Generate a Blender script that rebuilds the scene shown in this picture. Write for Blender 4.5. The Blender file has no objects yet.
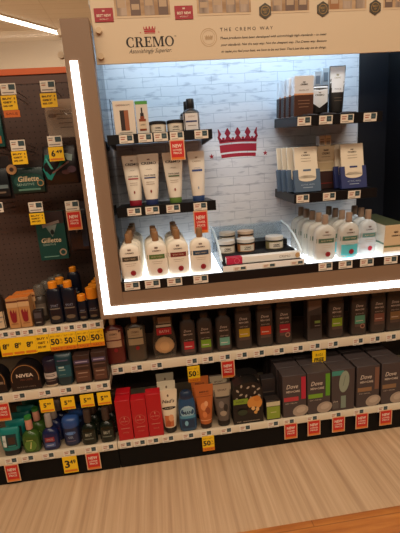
import bpy, bmesh, math, random
from mathutils import Matrix, Vector
random.seed(7)
S = bpy.context.scene
COL = S.collection

# ------------------------------------------------------------------ materials
def lin(h):
    h = h.lstrip('#')
    out = []
    for i in (0, 2, 4):
        c = int(h[i:i+2], 16) / 255
        out.append(c/12.92 if c <= .04045 else ((c+.055)/1.055)**2.4)
    return tuple(out) + (1.0,)

MATS = {}
def M(hexc, rough=.5, metal=0., emit=0., alpha=1., trans=0., spec=.5):
    key = (hexc, rough, metal, emit, alpha, trans, spec)
    if key in MATS: return MATS[key]
    m = bpy.data.materials.new('paint_' + hexc.strip('#'))
    m.use_nodes = True
    b = m.node_tree.nodes['Principled BSDF']
    b.inputs['Base Color'].default_value = lin(hexc)
    b.inputs['Roughness'].default_value = rough
    b.inputs['Metallic'].default_value = metal
    b.inputs['Alpha'].default_value = alpha
    b.inputs['Transmission Weight'].default_value = trans
    b.inputs['Specular IOR Level'].default_value = spec
    if emit:
        b.inputs['Emission Color'].default_value = lin(hexc)
        b.inputs['Emission Strength'].default_value = emit
    MATS[key] = m
    return m

def nodemat(name):
    m = bpy.data.materials.new(name); m.use_nodes = True
    nt = m.node_tree
    return m, nt.nodes, nt.links, nt.nodes['Principled BSDF']

def ramp(n, stops):
    r = n.new('ShaderNodeValToRGB')
    e = r.color_ramp.elements
    while len(e) < len(stops): e.new(.5)
    for el, (p, c) in zip(e, stops):
        el.position = p; el.color = lin(c)
    return r

def wood_mat(name, stops, rough, scale, plank):
    # grain stretched along the planks, with per-plank tone
    m, n, l, b = nodemat(name)
    tc = n.new('ShaderNodeTexCoord'); mp = n.new('ShaderNodeMapping')
    l.new(tc.outputs['Object'], mp.inputs['Vector'])
    mp.inputs['Scale'].default_value = scale
    no = n.new('ShaderNodeTexNoise'); no.inputs['Scale'].default_value = 1.0
    no.inputs['Detail'].default_value = 6; no.inputs['Roughness'].default_value = .62
    l.new(mp.outputs['Vector'], no.inputs['Vector'])
    r = ramp(n, stops); l.new(no.outputs['Fac'], r.inputs['Fac'])
    mp2 = n.new('ShaderNodeMapping'); l.new(tc.outputs['Object'], mp2.inputs['Vector'])
    mp2.inputs['Rotation'].default_value = (0, 0, plank[0])
    br = n.new('ShaderNodeTexBrick')
    br.inputs['Scale'].default_value = 1
    br.inputs['Brick Width'].default_value = plank[1]; br.inputs['Row Height'].default_value = plank[2]
    br.inputs['Mortar Size'].default_value = plank[3]
    br.inputs['Color1'].default_value = (1, 1, 1, 1); br.inputs['Color2'].default_value = (.93, .92, .91, 1)
    br.inputs['Mortar'].default_value = (.6, .55, .5, 1)
    l.new(mp2.outputs['Vector'], br.inputs['Vector'])
    mx = n.new('ShaderNodeMix'); mx.data_type = 'RGBA'; mx.blend_type = 'MULTIPLY'
    mx.inputs['Factor'].default_value = 1
    l.new(r.outputs['Color'], mx.inputs[6]); l.new(br.outputs['Color'], mx.inputs[7])
    l.new(mx.outputs[2], b.inputs['Base Color'])
    b.inputs['Roughness'].default_value = rough
    return m

def brick_mat():
    m, n, l, b = nodemat('white_painted_brick')
    tc = n.new('ShaderNodeTexCoord'); sx = n.new('ShaderNodeSeparateXYZ'); cb = n.new('ShaderNodeCombineXYZ')
    l.new(tc.outputs['Object'], sx.inputs[0])
    l.new(sx.outputs['X'], cb.inputs['X']); l.new(sx.outputs['Z'], cb.inputs['Y'])
    no = n.new('ShaderNodeTexNoise'); no.inputs['Scale'].default_value = 14; no.inputs['Detail'].default_value = 4
    l.new(cb.outputs[0], no.inputs['Vector'])
    ad = n.new('ShaderNodeVectorMath'); ad.operation = 'MULTIPLY_ADD'
    ad.inputs[1].default_value = (.012, .012, 0)
    l.new(no.outputs['Color'], ad.inputs[0]); l.new(cb.outputs[0], ad.inputs[2])
    br = n.new('ShaderNodeTexBrick'); l.new(ad.outputs[0], br.inputs['Vector'])
    br.inputs['Scale'].default_value = 1; br.inputs['Brick Width'].default_value = .15
    br.inputs['Row Height'].default_value = .040; br.inputs['Mortar Size'].default_value = .0017
    br.inputs['Mortar Smooth'].default_value = .6
    br.inputs['Color1'].default_value = lin('dde0e5'); br.inputs['Color2'].default_value = lin('d8dbe1')
    br.inputs['Mortar'].default_value = lin('b6bcc5')
    n2 = n.new('ShaderNodeTexNoise'); n2.inputs['Scale'].default_value = 30; n2.inputs['Detail'].default_value = 8
    mp = n.new('ShaderNodeMapping'); mp.inputs['Scale'].default_value = (.5, 1.8, 1)
    l.new(cb.outputs[0], mp.inputs['Vector']); l.new(mp.outputs[0], n2.inputs['Vector'])
    r = ramp(n, [(.30, 'c4c8d0'), (.46, 'ffffff')]); l.new(n2.outputs['Fac'], r.inputs['Fac'])
    mx = n.new('ShaderNodeMix'); mx.data_type = 'RGBA'; mx.blend_type = 'MULTIPLY'; mx.inputs['Factor'].default_value = .8
    l.new(br.outputs['Color'], mx.inputs[6]); l.new(r.outputs['Color'], mx.inputs[7])
    l.new(mx.outputs[2], b.inputs['Base Color'])
    b.inputs['Roughness'].default_value = .5
    return m

def pegboard_mat():
    m, n, l, b = nodemat('brown_pegboard')
    tc = n.new('ShaderNodeTexCoord'); sx = n.new('ShaderNodeSeparateXYZ')
    l.new(tc.outputs['Object'], sx.inputs[0])
    def cell(o):
        a = n.new('ShaderNodeMath'); a.operation = 'PINGPONG'; a.inputs[1].default_value = .0127
        l.new(o, a.inputs[0])
        p = n.new('ShaderNodeMath'); p.operation = 'POWER'; p.inputs[1].default_value = 2
        l.new(a.outputs[0], p.inputs[0]); return p.outputs[0]
    s = n.new('ShaderNodeMath'); s.operation = 'ADD'
    l.new(cell(sx.outputs['X']), s.inputs[0]); l.new(cell(sx.outputs['Z']), s.inputs[1])
    lt = n.new('ShaderNodeMath'); lt.operation = 'LESS_THAN'; lt.inputs[1].default_value = .0031**2
    l.new(s.outputs[0], lt.inputs[0])
    mx = n.new('ShaderNodeMix'); mx.data_type = 'RGBA'
    mx.inputs[6].default_value = lin('523d35'); mx.inputs[7].default_value = lin('271b17')
    l.new(lt.outputs[0], mx.inputs[0]); l.new(mx.outputs[2], b.inputs['Base Color'])
    b.inputs['Roughness'].default_value = .6
    return m

def ceiling_mat():
    m, n, l, b = nodemat('ceiling_tile')
    tc = n.new('ShaderNodeTexCoord'); br = n.new('ShaderNodeTexBrick')
    l.new(tc.outputs['Object'], br.inputs['Vector'])
    br.offset = 0
    br.inputs['Scale'].default_value = 1; br.inputs['Brick Width'].default_value = 1.2; br.inputs['Row Height'].default_value = .15
    br.inputs['Mortar Size'].default_value = .006
    br.inputs['Color1'].default_value = lin('d8d0c4'); br.inputs['Color2'].default_value = lin('d5cdc0'); br.inputs['Mortar'].default_value = lin('cbc2b4')
    l.new(br.outputs['Color'], b.inputs['Base Color']); b.inputs['Roughness'].default_value = .9
    return m

def board_mat(name, base, dark, sc):
    # printed timber look for the pictures on the sign
    m, n, l, b = nodemat(name)
    tc = n.new('ShaderNodeTexCoord'); mp = n.new('ShaderNodeMapping'); mp.inputs['Scale'].default_value = sc
    l.new(tc.outputs['Object'], mp.inputs['Vector'])
    no = n.new('ShaderNodeTexNoise'); no.inputs['Scale'].default_value = 6; no.inputs['Detail'].default_value = 5
    l.new(mp.outputs[0], no.inputs['Vector'])
    r = ramp(n, [(.35, dark), (.62, base)]); l.new(no.outputs['Fac'], r.inputs['Fac'])
    l.new(r.outputs['Color'], b.inputs['Base Color']); b.inputs['Roughness'].default_value = .45
    return m

def clear_mat(name, tint, alpha, rough=.05):
    m, n, l, b = nodemat(name)
    b.inputs['Base Color'].default_value = lin(tint); b.inputs['Roughness'].default_value = rough
    b.inputs['Alpha'].default_value = alpha
    return m

# ------------------------------------------------------------------ mesh builder
TXT = {}
def textgeo(s, shear=0., bold=0.):
    k = (s, shear, bold)
    if k in TXT: return TXT[k]
    c = bpy.data.curves.new('lettering', 'FONT'); c.body = s; c.shear = shear; c.offset = bold; c.resolution_u = 2
    o = bpy.data.objects.new('lettering', c); COL.objects.link(o)
    dg = bpy.context.evaluated_depsgraph_get()
    me = bpy.data.meshes.new_from_object(o.evaluated_get(dg))
    vs = [(v.co.x, v.co.y) for v in me.vertices]; fs = [tuple(p.vertices) for p in me.polygons]
    bpy.data.objects.remove(o); bpy.data.curves.remove(c); bpy.data.meshes.remove(me)
    x0 = min(v[0] for v in vs); x1 = max(v[0] for v in vs); y0 = min(v[1] for v in vs); y1 = max(v[1] for v in vs)
    h = y1 - y0
    vs = [((x-(x0+x1)/2)/h, (y-(y0+y1)/2)/h) for x, y in vs]
    TXT[k] = (vs, fs, (x1-x0)/h)
    return TXT[k]

class MB:
    def __init__(s): s.v = []; s.f = []; s.m = []; s.mats = []
    def mi(s, mat):
        if mat not in s.mats: s.mats.append(mat)
        return s.mats.index(mat)
    def add(s, vs, fs, mat):
        o = len(s.v); i = s.mi(mat)
        s.v += [tuple(v) for v in vs]
        for f in fs: s.f.append(tuple(a+o for a in f)); s.m.append(i)
        return s
    def box(s, x0, x1, y0, y1, z0, z1, mat, bev=0., seg=1):
        bm = bmesh.new(); bmesh.ops.create_cube(bm, size=1)
        for v in bm.verts:
            v.co = ((x0+x1)/2+v.co.x*(x1-x0), (y0+y1)/2+v.co.y*(y1-y0), (z0+z1)/2+v.co.z*(z1-z0))
        if bev: bmesh.ops.bevel(bm, geom=bm.edges[:], offset=bev, segments=seg, affect='EDGES', profile=.5)
        bm.verts.index_update()
        s.add([v.co[:] for v in bm.verts], [[v.index for v in f.verts] for f in bm.faces], mat); bm.free(); return s
    def loft(s, secs, mat, N=28, cap=(True, True)):
        vs = []; fs = []
        for sec in secs:
            z, a, b, n = sec[:4]; ox = sec[4] if len(sec) > 4 else 0; oy = sec[5] if len(sec) > 5 else 0
            for k in range(N):
                t = 2*math.pi*k/N; c, d = math.cos(t), math.sin(t)
                vs.append((ox+a*math.copysign(abs(c)**(2/n), c), oy+b*math.copysign(abs(d)**(2/n), d), z))
        for j in range(len(secs)-1):
            for k in range(N):
                fs.append((j*N+k, j*N+(k+1) % N, (j+1)*N+(k+1) % N, (j+1)*N+k))
        if cap[0]: fs.append(tuple(range(N-1, -1, -1)))
        if cap[1]: fs.append(tuple((len(secs)-1)*N+k for k in range(N)))
        return s.add(vs, fs, mat)
    def prism(s, outline, y0, y1, mat):          # outline in x,z, extruded along y (y0 in front)
        n = len(outline)
        vs = [(x, y0, z) for x, z in outline] + [(x, y1, z) for x, z in outline]
        fs = [tuple(range(n)), tuple(range(2*n-1, n-1, -1))] + [(k, k+n, (k+1) % n+n, (k+1) % n) for k in range(n)]
        return s.add(vs, fs, mat)
    def prismx(s, outline, x0, x1, mat):         # outline in y,z, extruded along x
        n = len(outline)
        vs = [(x0, y, z) for y, z in outline] + [(x1, y, z) for y, z in outline]
        fs = [tuple(range(n)), tuple(range(2*n-1, n-1, -1))] + [(k, k+n, (k+1) % n+n, (k+1) % n) for k in range(n)]
        return s.add(vs, fs, mat)
    def tube(s, pts, r, mat, N=8):
        vs = []; fs = []; P = [Vector(p) for p in pts]
        for i, p in enumerate(P):
            d = (P[min(i+1, len(P)-1)]-P[max(i-1, 0)]).normalized()
            u = d.orthogonal().normalized() if abs(d.z) > .95 else d.cross(Vector((0, 0, 1))).normalized()
            w = d.cross(u)
            for k in range(N):
                t = 2*math.pi*k/N; vs.append(p+u*r*math.cos(t)+w*r*math.sin(t))
        for j in range(len(P)-1):
            for k in range(N): fs.append((j*N+k, j*N+(k+1) % N, (j+1)*N+(k+1) % N, (j+1)*N+k))
        fs.append(tuple(range(N-1, -1, -1))); fs.append(tuple((len(P)-1)*N+k for k in range(N)))
        return s.add(vs, fs, mat)
    def disc_y(s, x, z, r, y0, y1, mat, N=20):
        return s.prism([(x+r*math.cos(2*math.pi*k/N), z+r*math.sin(2*math.pi*k/N)) for k in range(N)], y0, y1, mat)
    # ---- prints that hug a front surface y = fr(x, z)
    def patch(s, fr, x0, x1, z0, z1, mat, off, nx=8, nz=5):
        vs = []; fs = []
        for j in range(nz+1):
            for i in range(nx+1):
                x = x0+(x1-x0)*i/nx; z = z0+(z1-z0)*j/nz; vs.append((x, fr(x, z)-off, z))
        for j in range(nz):
            for i in range(nx):
                a = j*(nx+1)+i; fs.append((a, a+1, a+nx+2, a+nx+1))
        return s.add(vs, fs, mat)
    def ell(s, fr, x, z, rx, rz, mat, off, N=20, rot=0.):
        vs = [(x, fr(x, z)-off, z)]; fs = []
        for ring in (.5, 1.):
            for k in range(N):
                t = 2*math.pi*k/N; a = rx*ring*math.cos(t); b = rz*ring*math.sin(t)
                px = x+a*math.cos(rot)-b*math.sin(rot); pz = z+a*math.sin(rot)+b*math.cos(rot)
                vs.append((px, fr(px, pz)-off, pz))
        for k in range(N):
            k2 = (k+1) % N
            fs.append((0, 1+k, 1+k2)); fs.append((1+k, 1+N+k, 1+N+k2, 1+k2))
        return s.add(vs, fs, mat)
    def ring(s, fr, x, z, rx, rz, wd, mat, off, t0=0., t1=2*math.pi, N=32):
        vs = []; fs = []
        for k in range(N+1):
            t = t0+(t1-t0)*k/N
            for q in (0, wd):
                px = x+(rx-q)*math.cos(t); pz = z+(rz-q)*math.sin(t); vs.append((px, fr(px, pz)-off, pz))
        for k in range(N): fs.append((2*k, 2*k+2, 2*k+3, 2*k+1))
        return s.add(vs, fs, mat)
    def polys(s, fr, plist, mat, off):
        for pl in plist: s.add([(x, fr(x, z)-off, z) for x, z in pl], [tuple(range(len(pl)))], mat)
        return s
    def text(s, fr, t, x, z, h, mat, off, w=None, shear=0., bold=0.):
        vs, fs, asp = textgeo(t, shear, bold)
        sx = h if w is None else w/asp
        return s.add([(x+a*sx, fr(x+a*sx, z+b*h)-off, z+b*h) for a, b in vs], fs, mat)
    def build(s, name, parent=None, kind=None, loc=None, label=None, sharp=38):
        me = bpy.data.meshes.new(name); me.from_pydata(s.v, [], s.f)
        for m in s.mats: me.materials.append(m)
        me.polygons.foreach_set('material_index', s.m)
        me.polygons.foreach_set('use_smooth', [True]*len(s.f))
        me.update(); me.set_sharp_from_angle(angle=math.radians(sharp))
        o = bpy.data.objects.new(name, me); COL.objects.link(o)
        if parent: o.parent = parent
        if kind: o['kind'] = kind
        if loc: o.location = loc
        if label: o['label'] = label
        return o

flat = lambda y: (lambda x, z: y)
def front_of(secs):
    def fr(x, z):
        q = secs[0]
        for a, b in zip(secs, secs[1:]):
            if a[0] <= z <= b[0]:
                t = (z-a[0])/max(1e-9, b[0]-a[0])
                ga = lambda s, i, d: s[i] if len(s) > i else d
                q = [ga(a, i, 0)*(1-t)+ga(b, i, 0)*t for i in range(6)]
                break
        else:
            if z > secs[-1][0]: q = secs[-1]
        a, b, n = q[1:4]; oy = q[5] if len(q) > 5 else 0; ox = q[4] if len(q) > 4 else 0
        return oy-b*max(0., 1-min(1, abs((x-ox)/a))**n)**(1/n)
    return fr

def prints(mb, fr, w, h, items, o0=.0005):
    # items in fractions of the product's width (from its middle) and height
    for k, it in enumerate(items):
        off = o0+.00025*k
        c = it[0]
        if c == 'r': mb.patch(fr, it[1]*w, it[2]*w, it[3]*h, it[4]*h, it[5], off)
        elif c == 'e': mb.ell(fr, it[1]*w, it[2]*h, it[3]*w, it[4]*h, it[5], off, rot=it[6] if len(it) > 6 else 0)
        elif c == 'o': mb.ring(fr, it[1]*w, it[2]*h, it[3]*w, it[4]*w, it[5]*w, it[6], off)
        elif c == 't': mb.text(fr, it[1], it[2]*w, it[3]*h, it[4]*h, it[6], off, w=it[5]*w if it[5] else None, shear=it[7] if len(it) > 7 else 0, bold=it[8] if len(it) > 8 else 0)
        elif c == 'p': mb.polys(fr, [[(x*w, z*h) for x, z in pl] for pl in it[1]], it[2], off)

# ------------------------------------------------------------------ things
def thing(name, label, cat, loc, rz=0., group=None):
    o = bpy.data.objects.new(name, None); COL.objects.link(o)
    o.empty_display_size = .02
    o.location = loc; o.rotation_euler = (0, 0, rz)
    o['label'] = label; o['category'] = cat
    if group: o['group'] = group
    return o
def tag(o, label, cat, group=None):
    o['label'] = label; o['category'] = cat
    if group: o['group'] = group
    return o
def copy_tree(o, parent=None):
    c = o.copy(); COL.objects.link(c)
    if parent: c.parent = parent
    for ch in list(o.children): copy_tree(ch, c)
    return c
ORD = ['front', 'second', 'third', 'fourth', 'fifth', 'sixth']
def row_back(root, n, dx, dy, desc, dz=0., rot=None):
    # the same product standing behind the first one; desc ends with the place of its row
    x, y, z = root.location
    root['label'] = f'front one, {desc}' if n > 1 else desc
    for k in range(1, n):
        c = copy_tree(root); c.location = (x+dx*k, y+dy*k, z+dz*k)
        c['label'] = f'{ORD[k]} from front, {desc}'
        if rot: c.rotation_euler.z = rot*((-1)**k)

def carton(name, w, d, h, mat, items, label, cat, x, z, yf, group=None, rz=0., extra=None):
    r = thing(name, label, cat, (x, yf+d/2, z), rz, group)
    bo = MB().box(-w/2, w/2, -d/2, d/2, 0, h, mat, .0012).build('box_body', r)
    if items:
        mb = MB(); prints(mb, flat(-d/2), w, h, items); mb.build('printed_front', bo)
    if extra: extra(r)
    return r

def bottle(name, secs, mat, caps, capmat, items, label, cat, x, z, yf, group=None, rz=0., w=None, h=None, capname='cap', bodyname='bottle_body'):
    d = max(s[2] for s in secs)
    r = thing(name, label, cat, (x, yf+d, z), rz, group)
    bo = MB().loft(secs, mat).build(bodyname, r)
    if caps: MB().loft(caps, capmat, N=24).build(capname, r)
    if items:
        w = w or 2*max(s[1] for s in secs); h = h or secs[-1][0]
        mb = MB(); prints(mb, front_of(secs), w, h, items); mb.build('label', bo)
    return r

def squeeze_tube(name, wt, wb, h, mat, capmat, caph, items, label, x, z, yf, group=None, rz=0., lean=0.):
    db = wb*.42
    r = thing(name, label, 'tube', (x, yf+db, z), rz, group)
    secs = [(caph, wb/2, db, 2)]
    for t in (.12, .3, .5, .7, .88, .93, 1.):
        e = min(1, t/.9)
        secs.append((caph+(h-caph)*t, wb/2+(wt/2-wb/2)*e**.85, max(.0016, db*(1-e**1.4)), 2.2))
    bo = MB().loft(secs, mat, N=32).build('tube_body', r)
    MB().loft([(0, wb*.47, db*.94, 2), (.002, wb*.485, db*.97, 2), (caph*.92, wb*.5, db, 2), (caph, wb*.48, db*.96, 2)], capmat, N=28).build('cap', r)
    mb = MB(); prints(mb, front_of(secs), wt, h, items); mb.build('label', bo)
    return r

# colours
CREAM = M('f2ead9', .4); BLACK = M('080707', .6, spec=.2); INK = M('241d1b', .6); WHITE = M('eeeae2', .5)
RED = M('b3161f', .45); BROWN = M('93694b', .5); DARKBROWN = M('3c2a22', .5)
NAVY = M('141b36', .4); ORANGE = M('ee8a1c', .45); YELLOW = M('fbcb1c', .5); GOLD = M('b98d4a', .35, .3)
GREY = M('8c857c', .5); TAN = M('c79d68', .55); TEAL = M('0f8078', .4)
CHAR = M('3b3532', .42); CHARBOX = M('463c3b', .5); PALE = M('c9b8a4', .5); SHELFBLACK = M('0e0d0f', .4, spec=.35)
RAIL = M('d9c9ae', .45); TAGWHITE = M('e8dfce', .5); TAGINK = M('344a4e', .5)

# ------------------------------------------------------------------ setting
FLOOR = wood_mat('pale_laminate', [(.3, 'b08e6d'), (.5, 'c8a682'), (.66, 'd5b692')], .45, (42, .9, 1), (math.pi/2, 1.6, .045, .0))
BORDER = wood_mat('red_brown_plank', [(.3, '8a4a1e'), (.5, 'b8702f'), (.7, 'd08a40')], .4, (2.5, 22, 1), (0, .9, .09, .002))
MB().box(-5, 5, 1.107, 7, -.05, 0, FLOOR).build('floor', kind='structure')
MB().box(-5, 5, -2.5, 1.107, -.05, 0, BORDER).build('trim_1', kind='structure')
MB().box(-6, 6, -2.5, 7.0, 3.5, 3.6, ceiling_mat()).build('ceiling', kind='structure')
MB().box(-6, 6, 7.0, 7.1, 0, 3.6, M('d4c6b2', .8)).build('wall_back', kind='structure')

def ceiling_light(p, q, wd, label, power):
    a, b = Vector(p), Vector(q); d = (b-a); L = d.length; ang = math.atan2(d.y, d.x)
    r = thing('ceiling_light', label, 'light', (a+b)/2, ang, 'ceiling lights')
    MB().box(-L/2-.03, L/2+.03, -wd/2-.02, wd/2+.02, -.015, 0, M('d9d2c4', .5), .003).build('fixture_frame', r)
    MB().box(-L/2, L/2, -wd/2, wd/2, -.03, -.013, M('fff4e2', .4, emit=power), .003).build('diffuser', r)
ceiling_light((-2.7, 5.1, 3.5), (-.861, 6.985, 3.5), .09, 'long bright fluorescent strip on the ceiling at far left', 6)

# ------------------------------------------------------------------ shelving of both bays
XL, XS, XR = -1.49, -.269, 1.80          # left end, seam between the bays, right end
def shelf(name, label, x0, x1, yf, yb, ztop, zlip, cat='shelf', kick=False, deckc='a8957c'):
    r = thing(name, label, cat, ((x0+x1)/2, yf, 0))
    w = (x1-x0)/2-.0015
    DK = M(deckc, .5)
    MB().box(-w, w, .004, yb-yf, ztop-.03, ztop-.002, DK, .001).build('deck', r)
    # sloping price channel
    mb = MB(); mb.prismx([(0.0, zlip), (.0, ztop-.004), (.003, ztop), (.012, ztop), (.012, ztop-.004), (.004, ztop-.006), (.004, zlip+.003), (.008, zlip)], -w, w, RAIL)
    mb.build('price_channel', r)
    if kick:
        MB().box(-w, w, .012, .03, 0, zlip+.01, BLACK).build('kick_plate', r)
        MB().box(-w, -w+.02, .03, yb-yf, 0, ztop-.032, BLACK).build('base_foot', r)
        MB().box(w-.02, w, .03, yb-yf, 0, ztop-.032, BLACK).build('base_foot', r)
    else:
        for s in (-1, 1):
            xx = s*(w-.006)
            MB().prismx([(.10, ztop-.034), (yb-yf, ztop-.034), (yb-yf, ztop-.13), (yb-yf-.02, ztop-.13)], xx-.002, xx+.002, M('2a2320', .5)).build('bracket', r)
    return r
YB = 1.95
shelf('shelf_unit_base', 'bottom shelf of the left bay with black kick plate under teal and green bottles', XL, XS, 1.505, YB, .138, .104, kick=True)
shelf('shelf_unit_base', 'bottom shelf of the right bay with black kick plate under the soap cartons', XS, XR, 1.505, YB, .138, .107, kick=True)
shelf('shelf', 'upper shelf of the left bay carrying orange capped bottles', XL, XS, 1.58, YB, .681, .644)
shelf('shelf', 'middle shelf of the left bay carrying the black dome pack', XL, XS, 1.54, YB, .417, .378)
shelf('shelf', 'shelf of the right bay directly below the lit display', XS, XR, 1.61, YB, .452, .411, deckc='5c4c40')  # darker deck colour has the shade under the display painted in

r = thing('pegboard', 'dark brown pegboard back panel with orange top strip behind hanging packs', 'pegboard', ((XL+XS)/2, YB, 0))
w = (XS-XL)/2
MB().box(-w, w, .004, .02, .0, 1.705, pegboard_mat()).build('panel', r)
MB().box(-w, w, -.004, .022, 1.742, 1.768, M('d2622c', .5), .001).build('top_strip', r)
MB().box(-w, w, .002, .02, 1.705, 1.742, M('5c4238', .6)).build('panel_cap', r)
r = thing('back_panel', 'plain dark back panel behind the dark bottles and soap cartons', 'back panel', ((XS+XR)/2, YB, 0))
MB().box(-(XR-XS)/2, (XR-XS)/2, .004, .02, .0, 1.70, M('2e2420', .6)).build('panel', r)
r = thing('upright', 'dark slotted steel upright between the two shelving bays', 'upright', (XS, YB-.014, 0))
MB().box(-.012, .012, 0, .0175, .0, 1.7, M('231c19', .5), .001).build('post', r)

# clear sign sheet above the left bay
CLEAR = clear_mat('clear_acrylic', 'f2e6d2', .14)
r = thing('clear_sign_sheet', 'clear curved acrylic sign sheet above the left bay', 'sign holder', (-.868, 1.60, 1.66))
mb = MB(); pts = []
for k in range(13):
    t = k/12; pts.append((.09*math.sin(t*1.5)-.06, .15*t))
out = pts+[(y+.003, z) for y, z in reversed(pts)]
mb.prismx(out, -.6, .6, CLEAR); mb.build('sheet', r)
for zz in (.135, .045):
    yy = .09*math.sin(zz/.15*1.5)-.06
    MB().disc_y(.582, zz, .0115, yy-.016, yy-.001, M('cdb89a', .35)).build('standoff', r)

# ------------------------------------------------------------------ lit display case
FX0, FX1 = -.265, 1.215; IX0, IX1 = -.167, 1.115
FRAME = M('8a7058', .55)
D = thing('display_case', 'brown framed lit display case with white brick back and cream sign', 'display case', (0, 0, 0))
MB().box(FX0, IX0, 1.505, 1.56, .711, 1.80, FRAME, .0015).build('side_post', D)
MB().box(IX1, FX1, 1.505, 1.56, .696, 1.80, FRAME, .0015).build('side_post', D)
MB().prism([(IX0, .711), (IX1, .696), (IX1, .818), (IX0, .818)], 1.5055, 1.56, FRAME).build('bottom_rail', D)
LED = M('ffffff', .4, emit=5.5)
mb = MB()
mb.box(-.248, -.222, 1.5025, 1.507, .7325, 1.667, LED)
mb.prism([(-.222, .7325), (1.172, .7125), (1.172, .743), (-.222, .762)], 1.5025, 1.507, LED)
mb.box(1.172, 1.198, 1.5025, 1.507, .7125, 1.667, LED)
mb.build('light_strip', D)
GLOSS = M('0b0e14', .1, spec=.45)
MB().box(IX0-.02, IX0, 1.56, 1.812, .72, 1.80, GLOSS).build('side_panel', D)
MB().box(IX1, IX1+.02, 1.56, 1.812, .72, 1.80, M('0b0c10', .3)).build('side_panel', D)
BP = MB().box(IX0, .976, 1.812, 1.83, .86, 1.86, brick_mat()).build('brick_panel', D)
MB().box(.976, IX1, 1.806, 1.83, .86, 1.86, M('171a21', .35)).build('black_panel', D)
MB().box(IX0, IX1, 1.562, 1.83, .835, .857, SHELFBLACK).build('deck', D)
MB().box(IX0, IX1, 1.505, 1.5625, .8185, .857, SHELFBLACK, .001).build('front_lip', D)
MB().box(IX0, IX1, 1.56, 1.83, .715, .735, M('1d1715', .6)).build('underside', D)
MB().box(IX0, IX1, 1.562, 1.83, 1.86, 1.875, M('d8d4cc', .6)).build('top_panel', D)
GLOW = M('f4faff', .4, emit=1.7)
TD = math.radians(5)
WED = [(1.514, .8572), (1.514, .8578), (1.806, .8578+.292*math.tan(TD)), (1.806, .8572)]
MB().prismx(WED, -.155, .245, GLOW).build('light_panel', D)
MB().prismx(WED, .605, 1.10, GLOW).build('light_panel', D)
# lamp hidden behind the sign
lampbar = MB().box(-.14, 1.09, 1.565, 1.62, 1.835, 1.859, M('d4e8ff', .4, emit=2.)).build('lamp_bar', D)

def crown(cx, cz, w, h):
    pl = []
    def arc(x0, x1, z0, z1, k):
        n = 8; b = []; t = []
        for i in range(n+1):
            u = i/n; x = x0+(x1-x0)*u; bump = k*(1-(2*u-1)**2)
            b.append((x, z0+bump)); t.append((x*1.02, z1+bump))
        for i in range(n): pl.append([b[i], b[i+1], t[i+1], t[i]])
    arc(-.43, .43, 0, .12, .03); arc(-.455, .455, .18, .44, .03); 
    for i in range(8):
        a = -.46+.92*i/8; b = -.46+.92*(i+1)/8
        ba = .03*(1-(a/.46)**2); bb = .03*(1-(b/.46)**2)
        pl.append([(a, .50+ba), (b, .50+bb), (b*1.03, .58+bb), (a*1.03, .58+ba)])
    for i, x in enumerate((-.48, -.25, 0, .25, .48)):
        lo = x*.96; bump = .03*(1-(x/.5)**2)
        pl.append([(lo-.105 if i else lo, .56+bump), (lo+.105 if i < 4 else lo, .56+bump), (x+.03, .72+bump), (x-.03, .72+bump)])
        l, rr = (0 if i == 0 else .075), (0 if i == 4 else .075)
        pl.append([(x-.02, .70+bump), (x+.02, .70+bump), (x+rr, .82+bump), (x+.01, .99+bump), (x-.01, .99+bump), (x-l, .82+bump)])
    for x in (-.36, -.125, .125, .36):
        pl.append([(x-.035, .57), (x+.035, .57), (x+.03, .70), (x-.03, .70)])
    return [[(cx+x*w, cz+z*h) for x, z in p] for p in pl]
def star(cx, cz, r):
    P = [(cx+(r if k % 2 == 0 else r*.4)*math.sin(k*math.pi/5), cz+(r if k % 2 == 0 else r*.4)*math.cos(k*math.pi/5)) for k in range(10)]
    return [[(cx, cz), P[k], P[(k+1) % 10]] for k in range(10)]
mb = MB(); CR = M('9c1730', .5)
mb.polys(flat(1.812), crown(.400, 1.318, .186, .128), CR, .0008)
mb.build('crown_emblem', BP, label='dark red crown')
for xx in (.274, .526): MB().polys(flat(1.812), star(xx, 1.329, .0125), CR, .0008).build('star_emblem', BP, label='small dark red star')

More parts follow.
